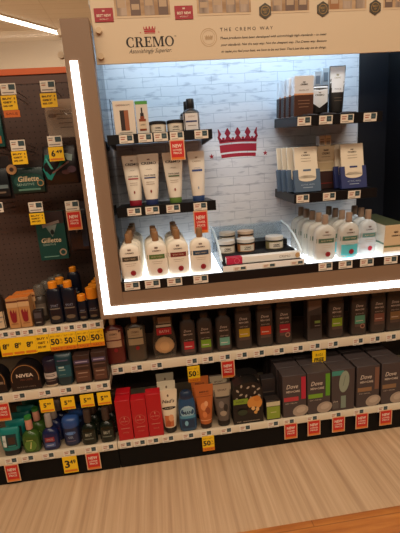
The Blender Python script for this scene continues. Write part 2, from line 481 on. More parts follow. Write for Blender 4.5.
# sign board across the top
SIGN = MB().box(-.162, IX1, 1.556, 1.561, 1.665, 1.93, M('d8c3a3', .45), .0008).build('sign_board', D)
def arcpts(cx, cz, rx, rz, a0, a1, n):
    return [(cx+rx*math.cos(math.radians(a0+(a1-a0)*i/n)), cz+rz*math.sin(math.radians(a0+(a1-a0)*i/n))) for i in range(n+1)]
def serif_word():
    out = []; x = 0.
    def q(x0, z0, x1, z1): out.append([(x+x0, z0), (x+x1, z0), (x+x1, z1), (x+x0, z1)])
    def band(o, i):
        for k in range(len(o)-1): out.append([(x+o[k][0], o[k][1]), (x+o[k+1][0], o[k+1][1]), (x+i[k+1][0], i[k+1][1]), (x+i[k][0], i[k][1])])
    # C
    band(arcpts(.46, .5, .46, .52, 48, 312, 20), arcpts(.50, .5, .29, .44, 48, 312, 20)); q(.70, .66, .78, .98); q(.70, .02, .78, .30)
    x += .92
    # R
    q(.10, 0, .30, 1); q(0, 0, .42, .07); q(0, .93, .45, 1)
    band(arcpts(.44, .74, .33, .26, 90, -90, 12), arcpts(.44, .74, .13, .19, 90, -90, 12)); q(.28, .48, .46, .55); q(.28, .93, .46, 1)
    out.append([(x+.42, .5), (x+.62, .5), (x+.86, .0), (x+.62, .0)]); q(.6, 0, .96, .07)
    x += 1.0
    # E
    q(.10, 0, .30, 1); q(0, 0, .74, .08); q(0, .92, .72, 1); q(.3, .47, .55, .55); q(.5, .37, .57, .65); q(.66, 0, .74, .27); q(.64, .74, .72, 1)
    x += .84
    # M
    q(.10, 0, .18, 1); q(0, 0, .30, .07); q(0, .93, .3, 1); q(.94, 0, 1.14, 1); q(.84, 0, 1.24, .07); q(.94, .93, 1.24, 1)
    out.append([(x+.12, 1), (x+.34, 1), (x+.68, .05), (x+.54, .0)]); out.append([(x+.54, 0), (x+.64, 0), (x+1.0, 1), (x+.90, 1)])
    x += 1.32
    # O
    band(arcpts(.48, .5, .48, .52, 0, 360, 28), arcpts(.48, .5, .29, .45, 0, 360, 28))
    x += .96
    return out, x
wp, ww = serif_word()
mb = MB(); fr = flat(1.556)
mb.polys(fr, [[(-.050+a/ww*.173, 1.717+b*.033) for a, b in p] for p in wp], INK, .0006)
mb.text(fr, '™', .129, 1.749, .004, INK, .0006)
mb.polys(fr, crown(.038, 1.760, .044, .024), RED, .0006)
mb.polys(fr, star(.005, 1.764, .003), RED, .0006); mb.polys(fr, star(.071, 1.764, .003), RED, .0006)
mb.text(fr, 'Astonishingly Superior.', .034, 1.702, .0185, INK, .0006, w=.155, shear=.45)
mb.build('logo', SIGN)
mb = MB()
mb.text(fr, 'T H E   C R E M O   W A Y', .396, 1.7645, .0115, INK, .0006, w=.200)
for i, t in enumerate(('These products have been developed with astonishingly high standards – to meet',
                       'your standards. Not the easy way. Not the cheapest way. The Cremo way. Because',
                       'to make you feel your best, we have to be our best. That’s just the way we do things.')):
    mb.text(fr, t, .500, 1.735-.0225*i, .0105, INK, .0006, w=.41-.004*(i == 2), shear=.35, bold=.012)
mb.build('slogan_text', SIGN)
mb = MB(); SEAL = M('c3a57d', .45)
mb.ring(fr, .252, 1.740, .031, .031, .0022, SEAL, .0006); mb.ring(fr, .252, 1.740, .024, .024, .0012, SEAL, .0006)
mb.polys(fr, crown(.252, 1.733, .03, .015), SEAL, .0006); mb.build('round_seal', SIGN)
# printed pictures and badges along the top of the sign
PIC = [board_mat('printed_shelf_wood', 'c9a67c', '9c7850', (1, 1, 4)), board_mat('printed_bottle_grey', 'b7a08a', '7d6a5a', (5, 1, 1)), M('9e6a3c', .5), M('6e5648', .5), M('d8bf9c', .5)]
def picture(x0, x1, seed):
    rnd = random.Random(seed); mb = MB()
    mb.patch(fr, x0, x1, 1.812, 1.93, PIC[0], .0006, 2, 2)
    mb.patch(fr, x0, x1, 1.812, 1.8185, PIC[4], .0009, 2, 1)
    n = max(3, int((x1-x0)/.042))
    for i in range(n):
        a = x0+(x1-x0)*(i+.14)/n; b = x0+(x1-x0)*(i+.86)/n
        hh = rnd.choice((.06, .085, .10))
        mb.patch(fr, a, b, 1.8195, 1.8195+hh, rnd.choice((PIC[1], PIC[2], PIC[3], PIC[1])), .0012, 2, 2)
        mb.patch(fr, a+.004, b-.004, 1.8195+hh*.3, 1.8195+hh*.6, M('b89c7c', .5), .0015, 2, 2)
    mb.build('shelf_picture', SIGN)
for i, (a, b) in enumerate(((-.078, .118), (.216, .415), (.49, .637), (.71, .862), (.93, 1.10))): picture(a, b, i)
def red_badge(x):
    mb = MB(); mb.box(x-.033, x+.033, 1.5535, 1.5563, 1.802, 1.846, M('a3202a', .45), .0006)
    f2 = flat(1.5535)
    mb.text(f2, 'BEST NEW', x, 1.822, .0085, M('f0dcc4', .5), .0006, w=.05, bold=.02)
    mb.text(f2, 'PRODUCT', x, 1.8105, .004, M('f0dcc4', .5), .0006, w=.03)
    mb.polys(f2, crown(x, 1.834, .009, .006), M('f0dcc4', .5), .0006)
    mb.build('red_badge', SIGN)
red_badge(-.118); red_badge(.167)
for x in (.468, .690, .897):
    H = [(x+.0255*math.sin(k*math.pi/3), 1.8205+.0265*math.cos(k*math.pi/3)) for k in range(6)]
    mb = MB(); mb.prism(H, 1.5535, 1.5563, M('453c2a', .45))
    mb.ring(flat(1.5535), x, 1.8205, .0165, .0165, .0014, GOLD, .0005, N=24); mb.text(flat(1.5535), 'BEST', x, 1.8245, .0068, GOLD, .0005); mb.text(flat(1.5535), 'OF', x, 1.8150, .006, GOLD, .0005)
    mb.build('hexagon_badge', SIGN)
for (x, z) in ((-.141, 1.774), (-.144, 1.690), (1.09, 1.774), (1.09, 1.690)):
    mb = MB(); mb.disc_y(x, z, .0105, 1.545, 1.5562, M('cbb08c', .3, .2)); mb.build('standoff', SIGN)

# interior shelves
def inner_shelf(x0, x1, yf, z0, z1, label, tilt=0.):
    r = thing('display_shelf', label, 'shelf', ((x0+x1)/2, yf, z0), group=None)
    r.rotation_euler.x = tilt
    w = (x1-x0)/2; h = z1-z0
    MB().box(-w, w, .006, 1.807-yf, h-.008, h, SHELFBLACK, .001).build('panel', r)
    MB().box(-w, w, 0, .006, 0, h+.002, SHELFBLACK, .001).build('front_lip', r)
    for s in (-1, 1):
        xx = s*(w-.003)
        MB().prismx([(.006, .0), (1.807-yf, .0), (1.807-yf, h-.008), (.006, h-.008)], xx-.003, xx+.003, SHELFBLACK).build('side_flange', r)
    return r
inner_shelf(-.155, .238, 1.52, 1.382, 1.415, 'black display shelf on the left holding small jars, upper one')
inner_shelf(-.155, .240, 1.55, 1.109, 1.147, 'black display shelf on the left holding four standing tubes, lower one')
TU, TL = math.radians(6), math.radians(4)
inner_shelf(.571, .92, 1.52, 1.405, 1.443, 'black display shelf on the right holding white and dark packs, upper one', TU)
inner_shelf(.566, .926, 1.55, 1.107, 1.145, 'black display shelf on the right holding blue and cream packs, lower one', TL)
r = thing('acrylic_divider', 'thin clear acrylic side guard at the left end of upper left shelf', 'divider', (-.13, 1.53, 1.4152))
MB().box(-.001, .001, .0, .26, 0, .125, clear_mat('clear_divider', 'c4d2e0', .12)).build('sheet', r)
MB().tube([(0, 0, 0), (0, 0, .125), (0, .26, .125)], .0014, M('39485c', .2), 6).build('edge_trim', r)

# ------------------------------------------------------------------ cream bottles standing on the light panel
def lotion_bottle(label, x, yf, band, capc='96714d', body=None, seal='8e1a26', z=.8585, name='wash_bottle', w=.088, liquid=None, group=None):
    k = w/.088
    secs = [(0, .034*k, .017, 3), (.003, .039*k, .020, 3), (.012, .0435*k, .022, 3.2), (.06, .044*k, .0225, 3.2), (.118, .0435*k, .0225, 3.2), (.132, .040*k, .021, 3), (.143, .031*k, .018, 2.6), (.150, .018*k, .014, 2.2), (.153, .012, .012, 2), (.158, .0115, .0115, 2)]
    caps = [(.156, .0128, .0128, 2), (.158, .0132, .0132, 2), (.192, .0125, .0125, 2), (.1945, .0115, .0115, 2)]
    bm = body or CREAM
    if not body:
        secs = [(q[0]*.965,)+q[1:] for q in secs]; caps = [(.150, .0128, .0128, 2), (.152, .0132, .0132, 2), (.184, .0125, .0125, 2), (.1865, .0115, .0115, 2)]
    items = [('r', -.45, .45, .50, .62, M(band, .45)), ('p', crown(0, .77, .16, .05), M('6b4a38', .5)), ('t', 'CREMO', 0, .715, .035, .40, M('4a342a', .5), 0, .02),
             ('t', 'BODY WASH', 0, .56, .035, .5, M('dcc9a8', .5)), ('r', -.25, .25, .43, .438, M('a58e70', .5)), ('r', -.2, .2, .38, .387, M('a58e70', .5)),
             ('e', .08, .19, .125, .07, M(seal, .4)), ('o', .08, .19, .09, .09, .012, M('b5444c', .4))]
    r = bottle(name, secs, bm, caps, M(capc, .45), None, label, 'bottle', x, z, yf, group)
    mb = MB()
    if liquid: mb.patch(front_of(secs), -.40*w, .40*w, .004, .062, liquid, .0004)
    prints(mb, front_of(secs), w, .158, items); mb.build('label', r)
    return r
G1 = 'cream wash bottles on the left light panel'
b = lotion_bottle('', -.122, 1.522, '4b4436', group=G1, w=.085); row_back(b, 5, .002, .052, 'cream bottles with dark grey band beside the left post')
b = lotion_bottle('', -.016, 1.522, '5d7a3d', group=G1, w=.085); row_back(b, 3, -.004, .056, 'cream bottles with green band, second row from left post')
b = lotion_bottle('', .070, 1.526, '7e2a26', group=G1, w=.087); row_back(b, 4, -.002, .052, 'cream bottles with dark red band, third row from left post')
b = lotion_bottle('cream bottle with dark blue band beside the tray of jars', .161, 1.522, '2e4a63', group=G1, w=.087)
G2 = 'clear wash bottles on the right light panel'
CLRB = M('f2efe6', .22, trans=.5); CLRW = M('eef5f8', .22, trans=.5)
b = lotion_bottle('', .690, 1.522, '4d6b56', capc='9c8672', body=CLRB, group=G2, w=.092); row_back(b, 5, -.006, .052, 'pale bottles with grey green band right of jar tray')
b = lotion_bottle('', .797, 1.528, '44705f', capc='9c8672', body=CLRB, group=G2, w=.09, liquid=M('57c9d6', .3)); row_back(b, 4, -.004, .055, 'pale bottles with bright aqua base on right light panel')
b = lotion_bottle('', .893, 1.548, '5f8f8c', capc='9c8672', body=CLRW, group=G2, w=.08, seal='c0304a'); row_back(b, 3, -.002, .055, 'white bottles with pinkish seal beside large cream box')
carton('wash_box', .095, .24, .128, M('d9c199', .5), [('p', crown(.02, .72, .2, .07), M('4a342a', .5)), ('t', 'CREMO', .02, .63, .05, .4, INK, 0, .02), ('r', -.5, .5, .24, .30, M('5d6b45', .5)), ('r', -.5, .5, 0, .10, WHITE)],
       'large cream box with green stripe at the right end of display', 'box', 1.0, .8585, 1.53,
       extra=lambda r: (MB().box(-.0482, -.0474, -.118, .118, .001, .127, M('e8e6da', .5)).box(-.0486, -.0474, -.118, .118, .044, .052, M('5d7a68', .5)).build('side_print', r),
                        MB().box(-.0474, .0474, -.119, .119, .1278, .1284, M('4c5238', .5)).build('lid_print', r)))

# ------------------------------------------------------------------ jar tray
r = thing('jar_tray', 'black and clear acrylic counter tray holding balm jars between the bottles', 'tray', (.419, 1.515, .8575))
MB().prismx([(.012, 0), (.012, .0228), (.05, .0228), (.055, .036), (.10, .048), (.104, .050), (.189, .050), (.191, .079), (.285, .079), (.285, 0)], -.167, .167, SHELFBLACK).build('stepped_riser', r)
ED = clear_mat('clear_tray_side', 'a9c4d8', .16)
for s in (-1, 1):
    P = [(.015, .0), (.02, .04), (.06, .075), (.12, .11), (.20, .138), (.285, .150), (.285, 0)]
    MB().prismx(P, s*.172-.002, s*.172+.002, ED).build('side_panel', r)
    MB().tube([(s*.172, y, z+.001) for y, z in P[1:6]], .0046, M('eaf8ff', .2), 8).build('panel_edge', r)  # near-white tube paints the edge glow of the lit acrylic
MB().box(-.172, .172, .285, .288, .0, .150, clear_mat('clear_tray_back', 'a9c4d8', .35)).build('back_panel', r)
MB().box(-.172, .172, -.004, -.0025, -.004, .024, M('f4f2ee', .4)).build('tag_channel', r)
def balm_jar(name, rad, h, lidc, bodyc, label, x, y, z, group, textc=INK, q=.62):
    r = thing(name, label, 'jar', (x, y, z), group=group)
    secs = [(0, rad*.93, rad*.93, 2), (.002, rad*.97, rad*.97, 2), (h*(q-.02), rad*.97, rad*.97, 2), (h*q, rad*.9, rad*.9, 2)]
    bo = MB().loft(secs, bodyc, N=32).build('jar_body', r)
    MB().loft([(h*q, rad, rad, 2), (h*(q+.1), rad*1.01, rad*1.01, 2)], M('1b1614', .4), N=32).build('lid_rim', r)
    MB().loft([(h*(q+.1), rad, rad, 2), (h*.97, rad, rad, 2), (h, rad*.95, rad*.95, 2)], lidc, N=32).build('lid', r)
    mb = MB(); prints(mb, front_of(secs), rad*2, h, [('r', -.38, .38, .08, q-.08, M('e0d6c4', .5)), ('t', 'CREMO', 0, q*.58, .16, .36, textc, 0, .02), ('r', -.2, .2, .2, .24, textc)])
    mb.build('label', bo)
    return r
GJ = 'balm jars in the acrylic tray'
LT = M('d6d2ca', .35)
balm_jar('balm_jar', .040, .056, LT, M('a2957c', .3), 'grey white lidded balm jar at front left of the tray', .292, 1.665, .9077, GJ)
balm_jar('balm_jar', .040, .056, LT, M('b5794a', .3), 'balm jar with orange brown label at front middle of the tray', .381, 1.665, .9077, GJ)
balm_jar('balm_jar', .040, .056, LT, M('93895f', .3), 'lone balm jar with olive label at the right side of tray', .512, 1.665, .9077, GJ)
balm_jar('balm_jar', .038, .050, M('b9ac9c', .4), M('8b7e66', .3), 'balm jar at the back left of the tray', .313, 1.745, .9367, GJ)
balm_jar('balm_jar', .038, .050, M('c2a890', .4), M('a0714a', .3), 'balm jar at the back middle of the tray', .400, 1.745, .9367, GJ)
r = thing('brush_box', 'long white box with red left end lying in front of the jars', 'box', (.425, 1.548, .8805))
MB().box(-.158, .158, -.016, .016, 0, .029, M('f2eee6', .45), .002).build('box_body', r)
mb = MB(); mb.box(-.1584, -.092, -.0165, -.0158, .001, .028, M('c9284c', .45)).box(-.1584, -.092, -.016, .016, .0288, .0293, M('c9284c', .45))
mb.ring(flat(-.0165), -.115, .0145, .011, .011, .0016, M('e88b98', .5), .0004); mb.build('red_end', r)
mb = MB(); mb.text(flat(-.016), 'CREMO', .09, .0145, .010, M('8a7f72', .5), .0004); mb.ell(flat(-.016), .145, .0145, .010, .011, M('c9a06c', .5), .0004); mb.build('printed_front', r)

# ------------------------------------------------------------------ left upper display shelf
ZU = 1.4155
carton('comb_box', .078, .03, .120, M('ded3c2', .5), [('r', -.2, .0, .13, .72, M('2c1c17', .5)), ('r', .0, .2, .13, .72, M('9a5b3a', .5)), ('t', 'CREMO', -.2, .87, .05, .3, M('7a2a24', .5)), ('t', 'BEARD COMB', .12, .87, .04, .35, INK), ('r', -.3, .3, .06, .08, GREY)],
       'white box with a dark comb window at far left of upper shelf', 'box', -.084, ZU, 1.532)
c = carton('oil_box', .045, .036, .116, M('d6d0c4', .5), [('r', -.5, .5, .90, 1., M('4f9a3c', .5)), ('r', -.28, .28, .10, .46, M('8a3f18', .4)), ('r', -.17, .17, .46, .54, M('8a3f18', .4)), ('r', -.14, .14, .54, .64, INK), ('r', -.06, .06, .62, .80, INK), ('r', -.28, .28, .16, .38, M('d8c4a6', .5)), ('t', 'CREMO', 0, .28, .05, .4, INK)],
           'slim white carton with green top showing a brown dropper bottle', 'box', -.019, ZU, 1.536)
GL = 'low jars on the upper left display shelf'
balm_jar('cream_jar', .033, .045, M('1d1917', .4), M('c8baa4', .35), 'low jar with black lid nearest the green topped carton', .036, 1.575, ZU, GL, q=.74)
balm_jar('cream_jar', .033, .046, M('1d1917', .4), M('cdbfa8', .35), 'low jar with black lid beside the black bottle', .104, 1.575, ZU, GL, q=.74)
secs = [(0, .030, .019, 3), (.003, .0325, .021, 3), (.065, .0325, .021, 3), (.074, .028, .018, 2.6), (.080, .016, .014, 2), (.084, .013, .013, 2)]
b = bottle('oil_bottle', secs, M('191a20', .25), [(.083, .0145, .0145, 2), (.085, .0155, .0155, 2), (.115, .015, .015, 2), (.117, .014, .014, 2)], M('121214', .4),
           [('r', -.46, .46, .06, .76, M('dedcda', .5)), ('t', 'CREMO', 0, .62, .07, .4, M('7a5a44', .5)), ('r', -.35, .3, .38, .45, M('34406a', .5)), ('r', -.25, .25, .22, .25, GREY)],
           '', 'bottle', .165, ZU, 1.536, 'dark bottles on the upper left shelf')
row_back(b, 2, -.006, .05, 'black bottle with white label on upper left display shelf')

# ------------------------------------------------------------------ left lower display shelf: standing tubes
ZT = 1.149
def cremo_tube(x, capc, stripe, label, wt=.082, wb=.050, back=0.):
    T = M('e8e0d0', .4)
    return squeeze_tube('shave_tube', wt, wb, .197, T, M(capc, .4), .022,
        [('p', crown(0, .88, .14, .03), M('6a2a28', .5)), ('t', 'CREMO', 0, .82, .05, .72, INK, 0, .025), ('t', 'ORIGINAL', 0, .70, .018, .3, M('6f5c48', .5)), ('t', 'SHAVE CREAM', 0, .585, .026, .52, M('4a3c32', .5), 0, .02),
         ('r', -.27, .27, .525, .55, M(stripe, .5)), ('r', -.2, .2, .45, .458, M('a5937c', .5)), ('r', -.2, .2, .41, .418, M('a5937c', .5)), ('e', .0, .27, .04, .03, M('8d3c30', .5))],
        label, x, ZT, 1.562+back, 'standing tubes on the lower left display shelf')
cremo_tube(-.079, '8f1b2b', 'a3293a', 'cream tube standing on a dark red cap', .074, back=.014)
cremo_tube(-.013, '23305f', '2c3a70', 'cream tube on a navy cap, overlapping the red capped tube')
cremo_tube(.082, '5f7f38', '4d6a38', 'cream tube on a green cap with bent top', .080)
squeeze_tube('shave_tube', .068, .050, .195, M('e4dccd', .4), M('2b4472', .4), .022,
    [('p', crown(0, .86, .15, .035), M('8d6c3c', .5)), ('t', 'CREMO', 0, .80, .028, .5, M('8d6c3c', .5)), ('r', -.3, .3, .60, .64, M('2c478a', .5)), ('t', 'COOLING', 0, .67, .02, .4, M('6f7c98', .5)), ('e', .0, .27, .04, .03, M('8d9cb0', .5))],
    'slimmer cream tube on a blue cap at the right end of shelf', .176, ZT, 1.560, 'standing tubes on the lower left display shelf')

# ------------------------------------------------------------------ right upper display shelf
ZR = 1.4435
WB = M('e2e8ee', .5)
b = carton('care_box', .078, .035, .145, WB, [('r', -.5, .5, 0., .56, M('4a2a1c', .5)), ('r', -.5, .5, .53, .57, M('d9a27c', .5)), ('p', crown(0, .83, .14, .03), INK), ('t', 'CREMO', 0, .79, .04, .38, INK, 0, .02), ('t', 'BEARD KIT', 0, .65, .03, .5, GREY), ('r', -.3, .3, .38, .40, M('8f6a54', .5)), ('r', -.3, .3, .30, .32, M('8f6a54', .5)), ('r', -.25, .25, .22, .24, M('8f6a54', .5))],
           '', 'box', .612, ZR, 1.56, 'white and brown boxes on the upper right shelf',
           extra=lambda r: MB().box(-.0394, -.0388, -.0165, .0165, .001, .078, M('20191b', .5)).build('side_print', r))
row_back(b, 4, -.002, .055, 'white topped brown box on upper right display shelf')
def pouch(name, w, h, lower, label, x, z, yf, pointed=True, d=.012):
    r = thing(name, label, 'pouch', (x, yf+d, z))
    secs = [(0, w/2, .002, 4), (h*.1, w/2, d, 3), (h*.5, w/2, d, 3), (h*.9, w/2, d*.6, 3), (h*.95, w/2, .002, 4), (h, w/2, .002, 4)]
    MB().loft(secs, lower, N=28).build('pouch_body', r)
    fr = front_of(secs); mb = MB()
    zt = h*.97; zb = h*.45
    nx = 10
    for i in range(nx):
        a = -w*.46+w*.92*i/nx; c = -w*.46+w*.92*(i+1)/nx
        low = lambda q: (zb-(h*.2)*(1-abs(q)/(w*.46)) if pointed else zb)
        for j in range(5):
            P = []
            for q, t in ((a, j/5), (c, j/5), (c, (j+1)/5), (a, (j+1)/5)):
                zz = low(q)+(zt-low(q))*t; P.append((q, fr(q, zz)-.0006, zz))
            mb.add(P, [(0, 1, 2, 3)], WB)
    prints(mb, fr, w, h, [('p', crown(0, .74, .14, .04), M('4c4a3a', .5)), ('t', 'CREMO', 0, .68, .06, .5, M('4c4a3a', .5), 0, .02)] + ([('t', 'V', 0, .30, .06, .14, M('c8ccd0', .5))] if pointed else []), .0009)
    mb.build('label', r)
    return r
pouch('wipe_pouch', .076, .112, M('17110f', .4), 'white pouch with pointed lower edge on black, beside the brown box', .695, ZR, 1.60)
b = squeeze_tube('face_tube', .068, .056, .182, M('15110f', .4), M('120f0e', .4), .012,
    [('r', -.46, .46, .46, .985, WB), ('p', crown(.0, .80, .16, .04), M('7d7a4c', .5)), ('t', 'CREMO', .0, .76, .03, .4, M('7d7a4c', .5)), ('t', 'FACE', 0, .53, .03, .4, M('56606c', .5)), ('r', -.25, .25, .34, .35, M('6a5a4a', .5)), ('r', -.25, .25, .28, .29, M('6a5a4a', .5))],
    '', .777, ZR, 1.605, 'white and black tubes on the upper right shelf')
row_back(b, 1, -.012, .07, 'tall white topped black tube on upper right shelf')
for i, (xx, hh, yy) in enumerate(((.680, .155, 1.66), (.714, .172, 1.67), (.752, .185, 1.68))):
    carton('slim_carton', .030, .03, hh, M('d5dae0', .5), [('r', -.3, .3, .72, .90, M('8b95a2', .5)), ('r', -.3, .3, .55, .57, GREY), ('r', -.5, .5, 0, .45, M('1b1614', .5))],
           ('shortest', 'middle', 'tallest')[i] + ' of three slim pale cartons behind the white pouch', 'box', xx, ZR, yy, 'slim cartons behind the pouch')
for i, (xx, rz) in enumerate(((.640, .5), (.720, .55), (.805, .5))):
    r = thing('sachet', ('left', 'middle', 'right')[i] + ' of three dark sachets lying flat along the shelf front', 'sachet', (xx, 1.566, ZR), rz, 'sachets lying on the upper right shelf')
    secs = [(0, .035, .022, 6), (.003, .034, .021, 5), (.006, .030, .017, 5)]
    MB().loft(secs, M('2a1c15', .4)).build('packet', r)
    mb = MB(); mb.box(.010, .030, -.014, .015, .0055, .0064, M('8f7355', .5)); mb.build('label', r)

# ------------------------------------------------------------------ right lower display shelf: sheet packs
ZP = 1.1455
def sheet_pack(label, x, yf, bluec, group, w=.105, h=.185):
    r = thing('sheet_pack', label, 'pack', (x, yf, ZP), 0, group)
    th = math.radians(13)
    o = MB()
    def tilt(mb):
        out = []
        for (px, py, pz) in mb.v: out.append((px, py*math.cos(th)+pz*math.sin(th), (pz*math.cos(th)-py*math.sin(th))+.0166*math.sin(th)))
        mb.v = out; return mb
    CR2 = M('e2d6be', .5)
    tilt(MB().box(-w/2+.003, w/2-.003, .004, .012, .003, h, CR2, .001)).build('pouch', r)
    BL = M(bluec, .5)
    tilt(MB().box(-w/2-.004, w/2+.004, .0, .016, .0, h*.50, BL, .001)).build('sleeve', r)
    mb = MB(); fr = flat(0.)
    mb.patch(fr, -w*.36, w*.36, h*.30, h*.505, CR2, .0008, 6, 3); mb.ell(fr, 0, h*.30, w*.36, h*.07, CR2, .0008)
    mb.text(fr, 'ACTIVE WIPES', 0, h*.16, h*.035, M('9fb0c2', .5), .0008); mb.patch(fr, -w*.2, w*.2, h*.09, h*.105, M('9fb0c2', .5), .0008, 2, 1)
    mb.patch(fr, -w*.16, w*.16, h*.46, h*.50, M(bluec, .5), .0014, 2, 1)
    fr2 = flat(.004)
    prints(mb, fr2, w, h, [('p', crown(0, .86, .13, .03), M('4a3a2e', .5)), ('t', 'CREMO', 0, .815, .035, .36, M('4a3a2e', .5), 0, .02), ('r', -.2, .2, .74, .748, M('8a785e', .5)), ('r', -.2, .2, .68, .688, M('8a785e', .5))])
    tilt(mb).build('label', r)
    return r
GS = 'cream and slate packs on the lower right shelf'
for i, (dx, dy) in enumerate(((0, 0), (-.032, .035), (-.056, .062), (-.078, .09))):
    sheet_pack(('frontmost', 'second', 'third', 'rearmost')[i] + ' of the leaning cream packs in slate blue sleeves at left', .633+dx*.55, 1.566+dy, '4a6078', GS)
GS2 = 'cream and navy packs on the lower right shelf'
for i, (dx, dy) in enumerate(((0, 0), (-.008, .04), (-.016, .08))):
    sheet_pack(('frontmost', 'second', 'rearmost')[i] + ' of the leaning cream packs in navy sleeves at right', .835+dx, 1.566+dy, '2a3468', GS2)
carton('blade_box', .082, .05, .075, M('3a2320', .5), [('r', -.4, .4, .3, .36, M('7a2a24', .5))], 'lowest dark box in the stack between the two pack rows', 'box', .742, ZP, 1.645, 'stack between the pack rows')
carton('blade_box', .080, .05, .044, M('d6c6a4', .5), [('r', -.42, .42, .15, .8, M('c4b08a', .5))], 'cream box second from the bottom between the pack rows', 'box', .742, ZP+.0755, 1.647, 'stack between the pack rows')
carton('blade_box', .080, .05, .060, M('d8c8a6', .5), [('p', crown(0, .66, .3, .12), M('54402f', .5)), ('t', 'CREMO', 0, .5, .16, .45, M('54402f', .5), 0, .02), ('r', -.25, .25, .25, .28, M('8a785e', .5))], 'cream box with crest third from the bottom between pack rows', 'box', .742, ZP+.120, 1.649, 'stack between the pack rows')
for i in range(2):
    carton('small_carton', .025, .035, .042, M('e2d4b8' if i else 'd0ccc4', .5), [('r', -.35, .35, .1, .5, M('8d8478', .5)), ('r', -.35, .35, .6, .7, GREY)], ('left', 'right')[i] + ' of two small pale cartons on top of the cream box stack', 'box', .725+.027*i, ZP+.1805, 1.652, 'small cartons topping the stack')

# stock follows the forward slope of the light panels and of the two right shelves
bpy.context.view_layer.update()
for o in list(S.objects):
    if not o.parent and o.get('category') in ('bottle', 'box') and o.name.startswith('wash') and abs(o.location.z-.8585) < .001:
        x, y, z = o.location
        o.location = (x, y, .8578+(y-1.514)*math.tan(TD)+.0003); o.rotation_euler.x = TD
for o in list(S.objects):
    if o.parent or o.get('category') in (None, 'shelf', 'display case', 'tray', 'bottle', 'jar', 'price tag'): continue
    x, y, z = o.location
    if .56 < x < .94 and 1.53 < y < 1.82 and z > 1.1:
        up = z > 1.40; t = TU if up else TL; zf, yf = (ZR, 1.52) if up else (ZP, 1.55)
        dz = z-zf
        o.location = (x, y-dz*math.sin(t), zf+(y-yf)*math.tan(t)+dz*math.cos(t)+.0004)
        o.rotation_euler.x += t

# ------------------------------------------------------------------ shelf below the display
ZM = .4525; YM = 1.622
def two_tone(label, x, lab, liq, band):
    secs = [(0, .036, .019, 3), (.003, .041, .022, 3), (.012, .0435, .023, 3.2), (.12, .0435, .023, 3.2), (.160, .0425, .0225, 3), (.170, .036, .020, 2.6), (.178, .016, .014, 2.2), (.186, .0115, .0115, 2)]
    r = bottle('wash_bottle', secs, M(liq, .3), [(.184, .0135, .0135, 2), (.186, .014, .014, 2), (.222, .013, .013, 2), (.224, .012, .012, 2)], M('a8805a', .45), None, label, 'bottle', x, ZM, YM, 'pale labelled wash bottles below the display')
    mb = MB(); prints(mb, front_of(secs), .087, .186, [('r', -.49, .49, .44, .87, M(lab, .5)), ('r', -.49, .49, .60, .63, M(band, .5)), ('t', 'CREMO', 0, .77, .05, .4, M('6a4a38', .5), 0, .02), ('r', -.2, .2, .69, .698, M('8a6a55', .5)), ('e', .06, .36, .10, .05, M('8a2028', .4))])
    mb.build('label', r); return r
two_tone('wash bottle with cream label over dark red liquid at left end', -.243, 'd0ac88', '5e2320', '6b1c1e')
two_tone('wash bottle with cream label over grey liquid, second from left end', -.147, 'b9a884', '4c4439', '4a4a42')
# clear blister
r = thing('blister_pack', 'clear shaped blister pack with tan oval sponge and red label', 'pack', (-.022, YM+.02, ZM))
out = [(-.048, 0), (.048, 0), (.056, .05), (.050, .11), (.040, .15), (.044, .19), (.040, .205), (-.040, .205), (-.044, .19), (-.040, .15), (-.050, .11), (-.056, .05)]
MB().prism(out, .018, .020, M('2a2422', .5)).build('backing_card', r)
MB().prism([(x*.94, z*.96+.003) for x, z in out], -.012, .018, clear_mat('clear_blister', 'b9a890', .10, .08)).build('clear_shell', r)
secs = [(0.018, .008, .004, 2), (.024, .026, .009, 2), (.04, .041, .013, 2), (.056, .045, .014, 2), (.074, .040, .013, 2), (.09, .025, .009, 2), (.096, .008, .004, 2)]
MB().loft(secs, M('dfb27a', .6)).build('oval_sponge', r)
mb = MB(); f3 = flat(-.012); mb.patch(f3, -.03, .036, .112, .145, M('b5202c', .5), .0006, 2, 1); mb.text(f3, 'BATH', .003, .128, .012, M('e8c8b8', .5), .0010); mb.patch(f3, -.03, .036, .150, .160, M('bfb29c', .5), .0006, 2, 1)
mb.patch(f3, -.02, .036, .166, .195, M('8c7a66', .5), .0006, 2, 1); mb.build('label', r)
